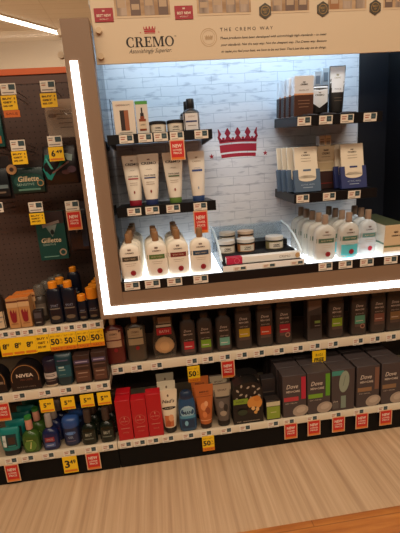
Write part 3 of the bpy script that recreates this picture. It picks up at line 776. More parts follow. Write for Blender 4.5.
# charcoal body wash bottles
def dark_bottle(x, label, colr, kind, z=ZM, yf=YM, emblem=False):
    DV = M('d0c0b0', .5)
    if kind == 'round':
        secs = [(0, .031, .019, 3), (.003, .035, .022, 3), (.02, .036, .023, 3.2), (.135, .036, .023, 3.2), (.155, .034, .022, 3), (.168, .027, .020, 2.6), (.172, .022, .019, 2.2)]
        caps = [(.171, .0215, .019, 2.2), (.174, .0225, .020, 2.2), (.198, .022, .0195, 2.2), (.202, .019, .017, 2.2)]
        lz = .28; ty = .70
    else:
        secs = [(0, .034, .020, 3.5), (.003, .0375, .022, 3.5), (.02, .039, .023, 3.6), (.170, .039, .023, 3.6), (.183, .038, .022, 3.2), (.186, .036, .021, 3)]
        caps = [(.1855, .036, .0205, 3.2), (.188, .037, .021, 3.2), (.210, .036, .020, 3.2), (.214, .032, .018, 3)]
        lz = .42; ty = .80
    items = [('t', 'Dove', -.02, ty, .07, .46, DV, .3, .01), ('t', 'MEN+CARE', 0, ty-.10, .045, .56, DV, 0, .02), ('r', -.3, .34, lz-.10, lz+.12, M(colr, .45)), ('t', 'BODY WASH', 0, lz+.17, .03, .5, DV),
             ('r', -.3, .34, lz-.18, lz-.11, M('5d4a42', .5)), ('r', -.24, .2, lz-.03, lz-.012, M('e6d8c8', .5))]
    if emblem: items += [('e', .18, lz-.17, .16, .065, M('a8826a', .5)), ('e', .18, lz-.17, .10, .04, M('5a2a26', .5))]
    r = bottle('wash_bottle', secs, CHAR, caps, M('1f1b1c', .35), items, label, 'bottle', x, z, yf, 'charcoal wash bottles below the display', h=.172 if kind == 'round' else .186)
    return r
dark_bottle(.087, 'charcoal bottle with red label, right of the blister pack', 'b92a34', 'round')
dark_bottle(.165, 'charcoal bottle with bright green label, small cap', '7aa32c', 'round')
dark_bottle(.252, 'charcoal bottle with mint label beside the green labelled one', '6fae98', 'round')
dark_bottle(.345, 'charcoal bottle with yellow label', 'c9a92a', 'tall')
dark_bottle(.446, 'charcoal bottle with orange red label', 'c8452a', 'tall')
dark_bottle(.537, 'charcoal bottle with crimson label and round emblem left of the gap', 'b3243a', 'tall', emblem=True)
dark_bottle(.791, 'charcoal bottle with lime label right of the dark carton', '8fb02c', 'tall')
dark_bottle(.904, 'charcoal bottle with mint label and round emblem', '5fa98c', 'tall', emblem=True)
dark_bottle(1.001, 'charcoal bottle with brown label, second from the right edge', '8a5a4c', 'tall')
dark_bottle(1.082, 'charcoal bottle with tan brown label at the right edge', '8f7048', 'tall')
carton('wash_carton', .070, .05, .206, M('3a3533', .5), [('p', [[(-.42, .72), (.42, .80), (.42, .96), (-.42, .96)]], M('6b5a50', .5)), ('r', -.3, .42, .30, .62, M('1c1818', .5)), ('r', 0, .38, .42, .48, M('7fa04a', .5)), ('r', 0, .38, .35, .37, GREY)],
       'tall dark carton with slanted brown panel and small green stripe', 'box', .682, ZM, YM)

# ------------------------------------------------------------------ bottom shelf, right bay
ZB = .1385; YBF = 1.514
GR = 'red boxes on the bottom shelf'
def red_box(label, x, h, rz=0.):
    return carton('gift_box', .064, .05, h, M('b5151f', .4), [('o', .02, .50, .34, .34, .02, M('c77a64', .5)), ('t', 'Old Spice', .02, .48, .04, .5, M('d79c84', .5), .2), ('p', star(.02, .56, .05), M('d79c84', .5)), ('r', -.28, .32, .30, .31, M('d79c84', .5)), ('t', 'SWAGGER', .02, .2, .03, .4, M('c77a64', .5))], label, 'box', x, ZB, YBF, GR, rz)
b = red_box('', -.227, .194); row_back(b, 2, -.002, .06, 'red box with round crest at left end of right bay')
red_box('red box with round crest, middle of the three in front', -.160, .190)
red_box('tallest red box with round crest, beside the cream squeeze tube', -.094, .208)
b = squeeze_tube('hair_removal_tube', .083, .052, .204, M('e2d2b4', .45), M('1b1a1a', .4), .026,
    [('e', 0, .86, .05, .03, M('6a5440', .5)), ('t', "Nad's", .0, .74, .08, .66, M('3a2c26', .5), .25, .02), ('e', 0, .585, .36, .035, M('1d1a1a', .5)), ('t', 'FOR MEN', 0, .585, .025, .4, M('e2d2b4', .5)), ('r', -.26, .2, .16, .42, M('c0693a', .5)), ('e', .08, .36, .14, .08, M('d99a6c', .5)), ('e', -.08, .24, .12, .07, M('a84f2c', .5))],
    '', -.030, ZB, YBF+.006, 'cream tubes on the bottom shelf')
row_back(b, 3, -.004, .075, 'cream tube with orange picture beside the red boxes')
secs = [(0, .034, .02, 3), (.004, .038, .023, 3), (.02, .0395, .024, 3), (.12, .0385, .024, 3), (.145, .036, .022, 2.6), (.158, .030, .020, 2.4)]
b = bottle('lotion_bottle', secs, M('1d4a6e', .3), [(.157, .029, .020, 2.4), (.16, .030, .021, 2.4), (.182, .026, .018, 2.4), (.19, .016, .012, 2.2)], M('1a2c44', .35),
    [('e', 0, .62, .40, .19, M('93b6c2', .45)), ('t', "Nad's", 0, .78, .06, .3, M('cfd8d8', .5), .25), ('t', 'MAN', 0, .60, .11, .5, M('17304a', .5), 0, .03), ('r', -.44, .44, .42, .50, M('4f8ea8', .5)), ('r', -.36, .36, .12, .38, M('1b3550', .5)), ('e', -.1, .27, .1, .08, M('7ab0c4', .5))],
    'blue bottle with pale blue oval label between cream and orange tubes', 'bottle', .050, ZB, YBF)
b = squeeze_tube('hair_removal_tube', .084, .052, .209, M('b5602c', .45), M('2a1812', .4), .024,
    [('t', 'MENS', .0, .84, .035, .5, M('4a2414', .5), 0, .02), ('r', -.45, .45, .735, .745, M('6a3218', .5)), ('t', 'BODY CREAM', 0, .79, .025, .5, M('7a3c1c', .5)), ('e', -.08, .52, .16, .09, M('d98a54', .5)), ('e', .12, .42, .14, .08, M('8c4220', .5)), ('e', -.05, .34, .12, .07, M('d07a44', .5)), ('e', .06, .58, .10, .06, M('e0a070', .5)), ('r', -.3, .3, .2, .22, M('e0a070', .5))],
    '', .131, ZB, YBF, 'orange tubes on the bottom shelf')
row_back(b, 2, -.010, .075, 'orange brown squeeze tube with dark cap on bottom shelf')
b = squeeze_tube('hair_removal_tube', .084, .056, .205, M('5a5048', .45), M('17120f', .4), .028,
    [('r', -.48, .48, .70, .98, M('a09078', .5)), ('t', 'SPORT', .0, .84, .04, .5, M('4a2f26', .5), 0, .02), ('r', -.36, .36, .66, .69, M('2a2420', .5)), ('e', -.1, .52, .14, .08, M('7c7066', .5)), ('e', .12, .44, .12, .09, M('2c2622', .5)), ('e', -.03, .32, .18, .06, M('9b8a74', .5))],
    '', .213, ZB, YBF, 'grey tubes on the bottom shelf')
row_back(b, 2, -.004, .075, 'grey squeeze tube with tan top beside the black leaf box')
# black leaf-patterned box with arched top
def leaf_box(label, x, yf):
    r = thing('leaf_pattern_box', label, 'box', (x, yf+.03, ZB), 0, 'black leaf pattern boxes')
    w, h = .137, .205
    out = [(-w/2, 0), (w/2, 0), (w/2, h*.80), (w*.42, h*.92), (w*.22, h*.99), (0, h), (-w*.22, h*.99), (-w*.42, h*.92), (-w/2, h*.80)]
    MB().prism(out, -.03, .03, M('15110f', .45)).build('box_body', r)
    mb = MB(); rnd = random.Random(3); LF = M('a89a88', .5); it = []
    for (u, v, a) in ((-.38, .62, .9), (-.22, .72, .3), (-.05, .68, 1.2), (.1, .62, 1.6), (.24, .74, 1.1), (.38, .66, 2.2), (-.33, .82, 2.3), (.02, .88, .7), (.2, .9, 2.5), (.36, .82, .5), (-.12, .58, 2.7), (-.2, .93, 1.4)):
        it.append(('e', u, v, .06, .022, LF, a))
    it += [('r', -.49, .0, .50, .63, M('7d9428', .5)), ('t', 'HAIR', -.26, .565, .05, .28, M('3c4a16', .5)), ('e', .22, .50, .25, .16, M('d08a3c', .5)), ('e', .3, .60, .12, .07, M('c77a30', .5)), ('e', .16, .33, .2, .08, M('2a1c14', .5)), ('e', .16, .37, .06, .05, M('e0b070', .5)), ('e', .30, .34, .06, .05, M('e0b070', .5)), ('e', .24, .27, .06, .04, M('cf9850', .5)),
           ('e', -.2, .3, .16, .07, M('2f3a24', .5)), ('t', 'vpl', -.34, .075, .05, .14, LF), ('r', -.2, .36, .07, .08, LF)]
    prints(mb, flat(-.03), w, h, it); mb.build('printed_front', r)
    return r
leaf_box('front black box with pale leaf pattern, lime band and orange flowers', .324, YBF)
leaf_box('second black leaf pattern box, standing behind the front one', .338, YBF+.075)
carton('lime_carton', .066, .045, .098, M('2a211c', .5), [('r', -.48, .48, .72, .94, M('c9bf9c', .5)), ('r', -.46, .46, .06, .70, M('8a9c34', .5)), ('r', -.46, .46, .70, .72, INK), ('r', -.2, .2, .38, .42, M('c9c98c', .5))], 'short carton with lime green front between leaf box and soap cartons', 'box', .440, ZB, YBF)
carton('dark_carton', .066, .045, .175, M('262020', .5), [('r', -.4, .4, .6, .63, M('57493f', .5))], 'plain dark carton standing behind the short lime carton', 'box', .438, ZB, YBF+.06)
# soap cartons
def soap_carton(x, desc, barc, strip, kind):
    DV = M('d2c2b0', .5); w, h = .110, .210
    if kind == 'bar':
        it = [('t', 'Dove', -.10, .74, .10, .50, DV, .3, .01), ('t', 'MEN+CARE', -.07, .62, .05, .58, DV, 0, .02), ('r', -.46, .16, .39, .49, M(barc, .5)), ('t', 'BODY + FACE BAR', -.15, .34, .025, .5, DV),
              ('e', .24, .14, .34, .135, M('a89684', .5), .25), ('e', .26, .16, .20, .07, M('bcaa96', .5), .25)]
        if strip: it.append(('r', .28, .47, .42, .95, M(strip, .5)))
    else:
        it = [('r', -.49, .02, .86, .97, M('3f8c7c', .5)), ('e', .04, .70, .22, .26, M('8f9a86', .5), -.1), ('p', [[(-.02, .60), (0, .60), (.10, .84), (.08, .84)]], M('5a665a', .5)), ('r', -.1, .12, .06, .36, M('7d8c7c', .5)), ('r', -.46, -.2, .06, .2, M('5d5550', .5)), ('t', 'Dove', -.33, .24, .05, .2, DV, .3)]
    c = carton('soap_carton', w, .075, h, CHARBOX, it, '', 'box', x, ZB, YBF, 'dark soap cartons on the bottom shelf')
    row_back(c, 4, -.002, .0785, desc)
soap_carton(.541, 'dark soap carton with red bar and red edge', 'b83a40', 'b8223a', 'bar')
soap_carton(.656, 'dark soap carton with green bar and green edge', '76a02c', '5f9a24', 'bar')
soap_carton(.772, 'dark soap carton with mint corner and upright oval', '', '', 'oval')
soap_carton(.893, 'dark soap carton with tan bar and brown edge', '8f6a4a', '7a5544', 'bar')
soap_carton(1.014, 'dark soap carton with tan bar at the right edge', '8a6a4c', '', 'bar')

# ------------------------------------------------------------------ bottom shelf, left bay
# teal upside-down bottles
secs = [(.026, .034, .021, 3), (.03, .036, .022, 3), (.09, .040, .018, 3), (.112, .042, .012, 3.2), (.122, .041, .007, 3.5), (.125, .039, .004, 4)]
b = bottle('gel_bottle', secs, M('0e756e', .4), [(0, .030, .019, 2.6), (.003, .033, .021, 2.8), (.025, .034, .022, 2.8), (.0265, .032, .02, 2.8)], M('16191c', .4),
    [('r', -.34, .36, .34, .80, M('14302f', .5)), ('r', -.34, -.16, .36, .78, M('c9d4cc', .5)), ('t', 'AXE', -.25, .58, .08, .13, M('14302f', .5)), ('r', -.05, .28, .45, .70, M('3c2a20', .5)), ('r', -.1, .3, .36, .40, M('2a8a80', .5))],
    '', 'bottle', -.715, ZB, YBF, 'teal gel bottles on the bottom shelf', w=.08, h=.125)
row_back(b, 6, .006, .055, 'teal bottles on dark caps at left end of bottom shelf')
def splash_bottle(name, label, x, body, capc, lab, txt, yf, w=.072, hb=.09, htop=.165, capw=.028, group=None, cap2=None):
    a = w/2
    secs = [(0, a*.86, .021, 3), (.003, a*.96, .024, 3), (.012, a, .025, 3), (hb*.75, a, .025, 3), (hb*.92, a*.88, .022, 2.6), (hb*1.04, a*.55, .018, 2.2), (hb*1.10, capw*.36, capw*.36, 2), (hb*1.2, capw*.34, capw*.34, 2)]
    caps = [(hb*1.18, capw*.5, capw*.5, 2), (hb*1.21, capw*.52, capw*.52, 2), (htop*.97, capw*.5, capw*.5, 2), (htop, capw*.42, capw*.42, 2)]
    r = bottle(name, secs, body, caps, capc, lab, label, 'bottle', x, ZB, yf, group, w=w, h=hb)
    if cap2: MB().loft([(htop*.93, capw*.53, capw*.53, 2), (htop*1.005, capw*.50, capw*.50, 2)], cap2, N=24).build('cap_top', r)
    return r
b = splash_bottle('splash_bottle', '', -.632, M('3a5620', .25), M('c88a72', .45), [('e', 0, .42, .34, .30, M('567a2c', .4)), ('p', [[(-.06, .25), (.02, .25), (.1, .6), (.06, .62)]], M('cfc87c', .5)), ('r', -.2, .2, .68, .72, M('a8b060', .5))], '', YBF, group='green splash bottles', cap2=M('2f7a34', .45))
row_back(b, 4, .014, .058, 'green splash bottle with pink cap on the bottom shelf')
b = splash_bottle('splash_bottle', '', -.550, M('182048', .25), M('9a8f86', .5), [('r', -.28, .28, .48, .72, M('8c2a34', .5)), ('t', 'SPICE', 0, .6, .10, .4, M('c8b8b0', .5)), ('r', -.3, .3, .2, .42, M('4a5c8c', .5)), ('r', -.2, .2, .28, .33, M('aab4c8', .5))], '', YBF, w=.070, group='navy splash bottles')
row_back(b, 3, .006, .058, 'navy splash bottle with grey cap right of green bottles')
secs = [(0, .030, .030, 2.4), (.004, .035, .032, 2.4), (.05, .0365, .033, 2.4), (.088, .0365, .033, 2.4)]
b = bottle('gel_jar', secs, M('1d2440', .3), [(.087, .037, .0335, 2.4), (.09, .0375, .034, 2.4), (.118, .036, .032, 2.4), (.128, .028, .025, 2.2), (.132, .014, .012, 2)], M('27477f', .35),
    [('r', -.40, .40, .1, .85, M('232a4a', .4)), ('e', 0, .72, .3, .09, M('5a80b8', .4)), ('t', 'GEL', 0, .5, .12, .3, M('a8b4c8', .5)), ('r', -.25, .25, .26, .31, M('6a5a6a', .5))], '', 'jar', -.464, ZB, YBF+.01, 'blue gel jars')
row_back(b, 2, .010, .085, 'dark blue jar with bright blue lid on bottom shelf')
def cologne(label, x):
    b = splash_bottle('cologne_bottle', '', x, M('11190f', .25), M('3a2c24', .4), [('r', -.36, .36, .25, .75, M('1a2016', .5)), ('t', 'BRUT', 0, .58, .16, .42, M('a8a894', .5), 0, .02), ('r', -.3, .3, .34, .38, M('7c8070', .5))], '', YBF, w=.066, hb=.088, htop=.160, capw=.032, group='dark green cologne bottles')
    row_back(b, 3, .013, .06, label)
cologne('dark green bottle with brown cap right of the blue jar', -.386)
cologne('dark green bottle with brown cap beside the red boxes', -.308)

# ------------------------------------------------------------------ middle shelf, left bay
Z2 = .4175; Y2 = 1.551
def dome_pack(label, x, w, h, txt, yf=Y2):
    r = thing('dome_pack', label, 'pack', (x, yf+.03, Z2), 0, 'black dome packs')
    out = [(w*.5, 0), (w*.5, h*.45)] + [(w*.5*math.cos(t), h*.45+h*.55*math.sin(t)) for t in [math.pi*k/16 for k in range(1, 16)]] + [(-w*.5, h*.45), (-w*.5, 0)]
    MB().prism(out[::-1], -.028, .03, M('131012', .4)).build('tin_body', r)
    fr = flat(-.028)
    mb = MB(); mb.ring(fr, 0, h*.45, w*.46, h*.50, w*.022, M('b58a58', .35, .3), .0006, -.25, math.pi+.25)
    mb.build('gold_ring', r)
    mb = MB()
    if txt:
        mb.text(fr, 'NIVEA', 0, h*.56, h*.13, M('d8c8b4', .5), .0006, w=w*.56, bold=.03); mb.text(fr, 'MEN CREME', .004, h*.40, h*.07, M('7d4a38', .5), .0006, w=w*.4)
        mb.text(fr, 'FACE BODY HANDS', 0, h*.13, h*.045, M('8a7a6c', .5), .0006, w=w*.62)
    else: mb.patch(fr, -w*.1, w*.4, h*.35, h*.45, M('7d6a58', .5), .0006, 2, 1)
    mb.build('label', r)
    return r
dome_pack('black dome shaped pack with gold ring and white lettering', -.616, .122, .122, True)
dome_pack('black dome shaped pack half cut off by the left picture edge', -.750, .11, .115, False)
secs = [(0, .026, .026, 2.2), (.002, .029, .029, 2.2), (.012, .0295, .0295, 2.2)]
r = bottle('hair_paste_jar', [(0, .028, .028, 2.2), (.003, .031, .031, 2.2), (.065, .0315, .0315, 2.2), (.07, .029, .029, 2.2)], M('221e24', .3), [(.069, .032, .032, 2.2), (.072, .0325, .0325, 2.2), (.117, .0315, .0315, 2.2), (.122, .028, .028, 2.2)], M('1d1626', .3),
    [('r', -.42, .42, .55, .93, M('c4b8ae', .5)), ('r', -.3, .3, .70, .74, INK), ('r', -.3, .3, .80, .83, INK), ('r', -.3, .3, .4, .45, M('7d6f66', .5)), ('r', -.38, .38, .02, .16, M('b5a388', .5))], 'round dark jar with silver grey label bands beside the dome pack', 'jar', -.514, Z2, Y2)
secs = [(0, .026, .02, 3), (.004, .030, .023, 3), (.05, .035, .024, 3), (.10, .037, .022, 3), (.125, .0365, .016, 3), (.136, .035, .009, 3.2), (.139, .033, .004, 4)]
r = bottle('gel_bottle', secs, M('123038', .35), None, None, [('r', -.4, .4, .28, .66, M('15505a', .4)), ('r', -.26, .05, .58, .63, M('a8bcb4', .5)), ('r', -.26, .1, .50, .54, M('7d9890', .5)), ('r', -.3, .3, .80, .83, M('5d5468', .5)), ('r', -.24, .1, .36, .38, M('6a8a84', .5))],
    'dark teal tapered bottle between the round jar and brown cartons', 'bottle', -.456, Z2, Y2)
MB().loft([(.1385, .0345, .0045, 4), (.1415, .034, .004, 4)], M('1a2226', .4)).build('seam', r)
for i, (x, h, desc) in enumerate(((-.378, .130, 'dark brown carton with violet band, next to the teal bottle'), (-.305, .136, 'dark brown carton with violet band at the right end of shelf'))):
    carton('razor_carton', .068 if i == 0 else .062, .05, h, M('35231d', .5), [('r', -.46, .46, .70, .84, M('4a3f58', .5)), ('r', -.36, .36, .75, .79, M('a89ab0', .5)), ('r', -.4, .4, .60, .64, M('6a5048', .5)), ('r', -.42, .42, .08, .48, M('5a3a2c', .5)), ('r', -.3, .3, .36, .40, M('a08470', .5)), ('r', -.3, .25, .22, .25, M('8a6a58', .5))], desc, 'box', x, Z2, Y2, 'dark brown cartons on the middle shelf')

# ------------------------------------------------------------------ upper shelf, left bay
Z1 = .6815; Y1 = 1.598
secs = [(0, .030, .024, 2.6), (.003, .034, .027, 2.6), (.11, .034, .027, 2.6), (.14, .026, .022, 2.4), (.15, .015, .015, 2)]
bottle('lotion_bottle', secs, M('2a211d', .35), [(.148, .016, .016, 2), (.151, .017, .017, 2), (.186, .016, .016, 2), (.188, .014, .014, 2)], WHITE, [('r', -.44, .44, .04, .52, M('cdb592', .5)), ('r', -.36, .36, .34, .38, GREY), ('r', -.36, .3, .22, .25, GREY)],
       'bottle with cream label and white cap at the left edge', 'bottle', -.702, Z1, Y1)
def tan_carton(desc, x, h=.130):
    c = carton('cologne_carton', .045, .05, h, M('c08a54', .5), [('r', -.5, .5, .86, .92, M('6a3a24', .5)), ('r', -.5, .5, .70, .86, M('d0a878', .5)), ('p', [[(-.26, .30), (.24, .30), (.30, .62), (.16, .50), (.06, .64), (-.06, .50), (-.16, .64), (-.30, .56)]], M('8a2028', .45)), ('e', 0, .28, .24, .09, M('8a2028', .45)), ('r', -.3, .3, .14, .16, M('8a5a38', .5))],
               '', 'box', x, Z1, Y1, 'tan cartons with red emblem', extra=lambda r: MB().box(-.0222, .0222, -.0245, .0245, h-.0002, h+.0008, M('d8782c', .5)).build('lid', r))
    row_back(c, 2, .008, .062, desc)
tan_carton('tan carton with red emblem, left of the pair', -.631)
tan_carton('tan carton with red emblem, right of the pair', -.585, .132)
GB = M('6d665c', .2, alpha=.72)
secs = [(0, .026, .026, 2), (.004, .029, .029, 2), (.09, .029, .029, 2), (.105, .024, .024, 2), (.112, .018, .018, 2)]
b = bottle('talc_bottle', secs, M('4a4038', .3), [(.110, .021, .021, 2), (.113, .025, .025, 2), (.15, .023, .023, 2), (.158, .018, .018, 2)], GB, [('r', -.4, .4, .2, .7, M('77685a', .5)), ('r', -.3, .3, .5, .56, M('a89a88', .5))], '', 'bottle', -.540, Z1, Y1+.055, 'grey capped bottles')
row_back(b, 4, .014, .062, 'bottle with clear grey cap beside the tan cartons')
carton('small_dark_box', .036, .03, .068, M('211c1f', .4), [('r', -.4, .4, .5, .86, M('4a4448', .5)), ('r', -.3, .3, .2, .26, GREY)], 'small black box in front of the grey capped bottles', 'box', -.536, Z1, Y1)
def sun_bottle(label, x, yf, h, capw, caph, w=.061, n=1, dx=0., dy=.06, label_rows=None, lowcap=False):
    a = w/2
    secs = [(0, a*.9, a*.62, 2.6), (.003, a, a*.68, 2.6), (h*.90, a*.98, a*.68, 2.6), (h*.97, a*.82, a*.6, 2.3), (h, capw*.5, capw*.5, 2)]
    caps = [(h-.001, capw*.52, capw*.5, 2), (h+.002, capw*.54, capw*.52, 2), (h+caph-.003, capw*.54, capw*.52, 2), (h+caph, capw*.46, capw*.44, 2)]
    b = bottle('lotion_bottle', secs, M('0d1120', .35), caps, M('ea8f1e', .4), [('t', 'SPORT', .0, .52, .07, .5, M('8a90a4', .5)), ('r', -.34, .34, .42, .45, M('7d7468', .5)), ('e', .0, .18, .30, .06, M('6a5a48', .5))], label, 'bottle', x, Z1, yf, 'navy bottles with orange caps')
    row_back(b, n, dx, dy, label)
sun_bottle('navy bottle with orange cap, nearest the grey capped row', -.463, Y1, .154, .033, .028, n=2, dx=.016)
sun_bottle('navy bottle with orange cap, second column from the tan cartons', -.402, Y1, .152, .033, .027, .062)
sun_bottle('tallest navy bottle with orange cap, near the pegboard', -.418, 1.80, .172, .03, .024, .06)
sun_bottle('shortest navy bottle with orange cap, in front row', -.352, Y1, .089, .033, .026, .040)
sun_bottle('navy bottle with wide orange cap, beside the lit post', -.308, Y1, .094, .046, .048, .050, n=4, dx=.004, dy=.055)

# ------------------------------------------------------------------ hanging packs on the pegboard
WIRE = M('8d857a', .3, .9)
def hook(x, zt, desc, y=1.722, white=True):
    # wire from the board to a label plate; zt = top of the plate
    r = thing('peg_hook', 'wire peg hook with white label plate ' + desc, 'hook', (x, y, zt), 0, 'peg hooks with label plates')
    MB().tube([(0, .004, -.012), (0, .03, -.010), (0, YB-y+.004, -.010)], .0019, WIRE).build('upper_wire', r)
    MB().tube([(0, YB-y+.004, -.034), (0, .02, -.034), (0, .012, -.030), (0, .009, -.022)], .0019, WIRE).build('lower_wire', r)
    bo = MB().box(-.029, .029, .0, .0025, -.042, 0, TAGWHITE, .0006).build('label_plate', r)
    mb = MB(); fr = flat(0.)
    mb.patch(fr, .002, .026, -.024, -.004, TAGINK, .0005, 2, 1); mb.patch(fr, -.024, -.006, -.010, -.007, GREY, .0005, 2, 1); mb.patch(fr, -.024, -.008, -.018, -.014, M('b0704c', .5), .0005, 2, 1); mb.patch(fr, -.024, .02, -.036, -.032, GREY, .0005, 2, 1)
    mb.build('price_print', bo)
    return r

def promo(kind, x, y, zt, w, h, desc, rz=0.):
    cat = 'sale tag'
    name = 'sale_tag'
    r = thing(name, '', cat, (x, y, zt), rz, 'sale tags')
    fr = flat(-.0012); mb = MB(); pl = MB()
    if kind == 'red':
        bo = pl.box(-w/2, w/2, -.0012, 0, -h, 0, M('e0b48c', .5)).build('tag_plate', r)
        mb.patch(fr, -w*.43, w*.43, -h*.86, -h*.06, M('cf2a20', .5), .0004, 2, 1); mb.patch(fr, -w*.43, w*.43, -h*.97, -h*.86, M('e07a2a', .5), .0004, 2, 1)
        T = M('f2ddc8', .5)
        mb.text(fr, 'NEW', 0, -h*.30, h*.17, T, .0008, w=w*.62, bold=.03); mb.text(fr, 'LOWER', 0, -h*.50, h*.10, T, .0008, w=w*.6, bold=.02); mb.text(fr, 'PRICE', 0, -h*.65, h*.10, T, .0008, w=w*.56, bold=.02)
        lab = 'red and white sale tag ' + desc
    else:
        bo = pl.box(-w/2, w/2, -.0012, 0, -h, 0, YELLOW).build('tag_plate', r)
        lab = 'yellow sale tag ' + desc
        if kind == '50':
            mb.text(fr, '50', -w*.12, -h*.47, h*.36, INK, .0008, w=w*.64, bold=.035); mb.text(fr, '%', w*.33, -h*.38, h*.13, M('7a4a1c', .5), .0008); mb.text(fr, 'OFF', w*.33, -h*.56, h*.10, M('7a4a1c', .5), .0008, w=w*.24)
            mb.text(fr, 'BUY 1 GET 1', 0, -h*.16, h*.09, M('8a5418', .5), .0008, w=w*.8); mb.patch(fr, -w*.5, w*.5, -h, -h*.76, M('e0801c', .5), .0004, 2, 1); mb.text(fr, 'SALE', 0, -h*.88, h*.09, M('a8481c', .5), .0008, w=w*.7)
        elif kind == 'lines':
            for i, t in enumerate(('BUY 1', 'GET 1', '50% OFF')): mb.text(fr, t, (0, 0, -w*.1)[i], -h*(.22+.25*i), h*.13, M('6a4a12', .5), .0008, w=w*(.80, .78, .6)[i], bold=.04)
        elif kind == 'free':
            mb.text(fr, 'B1G1', 0, -h*.28, h*.17, INK, .0008, w=w*.5); mb.text(fr, 'FREE', 0, -h*.62, h*.26, INK, .0008, w=w*.72, bold=.03)
        else:
            a, b_ = kind.split('.')
            k = {'8': .68, '5': .75}.get(a, 1.)
            mb.text(fr, a, -w*.20*k, -h*.45, h*.46*k, INK, .0008, bold=.03); mb.text(fr, b_, w*.20*k, -h*(.45-.11*k), h*.24*k, INK, .0008, w=w*.4*k, bold=.02)
            mb.patch(fr, -w*.44, w*.44, -h*.94, -h*.80, M('e0801c', .5), .0004, 2, 1)
    mb.build('printed_face', bo)
    r['label'] = lab
    return r

hook(-.536, 1.657, 'at top left of the pegboard'); promo('lines', -.540, 1.7215, 1.612, .060, .054, 'hanging at top left of the pegboard')
r = thing('sale_tag', 'orange strip tag below the top left yellow tag', 'sale tag', (-.537, 1.7215, 1.557), 0, 'sale tags')
MB().box(-.031, .031, -.0012, 0, -.027, 0, M('d9702a', .5)).build('tag_plate', r); mb = MB(); mb.text(flat(-.0012), 'SALE', 0, -.013, .008, M('8a3414', .5), .0006, w=.045); mb.build('printed_face', r)
hook(-.383, 1.660, 'above the clear card pack'); promo('lines', -.386, 1.7215, 1.613, .064, .053, 'hanging above the clear card pack')
hook(-.536, 1.443, 'above the wide green razor pack'); promo('lines', -.537, 1.7215, 1.399, .061, .052, 'hanging above the wide green razor pack')
hook(-.388, 1.450, 'above the teal razor bag'); promo('6.49', -.389, 1.7215, 1.406, .060, .056, 'with a price hanging over the teal razor bag')
hook(-.507, 1.190, 'above the tall green razor box'); promo('lines', -.508, 1.7215, 1.143, .061, .048, 'hanging above the tall green razor box')
hook(-.357, 1.183, 'beside the lit post, at the lowest row'); promo('red', -.356, 1.7215, 1.140, .061, .082, 'hanging on the pegboard beside the lit post')
hook(-.668, 1.200, 'cut off by the left picture edge')
hook(-.655, 1.440, 'above the dark pack at left edge')

def card(outline_w, outline_h, mat, r, y0=-.002, y1=0., notch=True, zt=0.):
    w, h = outline_w/2, outline_h
    MB().box(-w, w, y0, y1, zt-h, zt, mat, .0006).build('backing_card', r)
# wide green razor pack
def razor_pack(label, x, zt, w, h, y):
    r = thing('razor_pack', label, 'razor pack', (x, y, zt), 0, 'razor packs on the pegboard')
    MB().box(-w/2, w/2, 0, .003, -h, .012, M('2c2420', .5), .001).build('backing_card', r)
    MB().box(-w/2+.004, w/2-.004, -.02, 0, -h+.004, -.018, M('15342f', .3), .006, 2).build('blister', r)
    mb = MB(); fr = flat(-.02)
    mb.ell(fr, .005, -h*.58, w*.44, h*.26, M('194c44', .45), .0005); mb.text(fr, 'Gillette', .004, -h*.50, h*.18, M('d8c098', .5), .001, w=w*.60, shear=.15, bold=.02)
    mb.text(fr, 'SENSITIVE', -.01, -h*.68, h*.08, M('9ab8a8', .5), .001, w=w*.5); mb.ring(fr, w*.36, -h*.66, .014, .014, .004, M('b08a5c', .4), .001); mb.patch(fr, -w*.3, w*.34, -h*.88, -h*.82, M('5d8a78', .5), .001, 2, 1)
    mb.build('label', r)
    MB().disc_y(-w*.40, -h*.17, .021, -.0235, -.0195, M('b58a5c', .4)).disc_y(-w*.40, -h*.17, .009, -.0242, -.0234, M('3a2418', .5)).build('round_sticker', r)
    return r
razor_pack('wide dark green razor pack with round gold sticker', -.534, 1.352, .143, .128, 1.785)
# teal bag
r = thing('razor_bag', 'teal and dark bag of disposable razors beside lit post', 'razor pack', (-.388, 1.775, 1.405))
secs = [(-.150, .07, .003, 3), (-.135, .076, .014, 3), (-.075, .078, .020, 2.6), (-.025, .072, .012, 3), (-.008, .068, .003, 4), (.01, .066, .002, 4)]
MB().loft(secs, M('1f1718', .3)).build('bag', r)
mb = MB(); fr = front_of(secs)
mb.polys(fr, [[(-.076, -.085), (-.060, -.125), (-.045, -.13), (-.012, -.085), (.025, -.055), (.02, -.025), (-.058, -.025)]], M('148074', .4), .003)
mb.polys(fr, [[(-.06, -.04), (-.052, -.04), (-.03, -.085), (-.04, -.085)]], M('4fb0a0', .4), .0035)
mb.polys(fr, [[(.02, -.02), (.055, -.03), (.05, -.055), (.03, -.05)]], M('8fa8a0', .4), .003)
for k in range(3): mb.polys(fr, [[(-.035+.02*k, -.105+.012*k), (-.002+.02*k, -.085+.012*k), (-.004+.02*k, -.078+.012*k), (-.037+.02*k, -.098+.012*k)]], M('7d5a54', .5), .0035)
mb.ell(fr, .045, -.09, .018, .014, M('5a4450', .5), .003); mb.ell(fr, .02, -.10, .018, .01, M('4a2a2a', .5), .003)
mb.build('label', r)
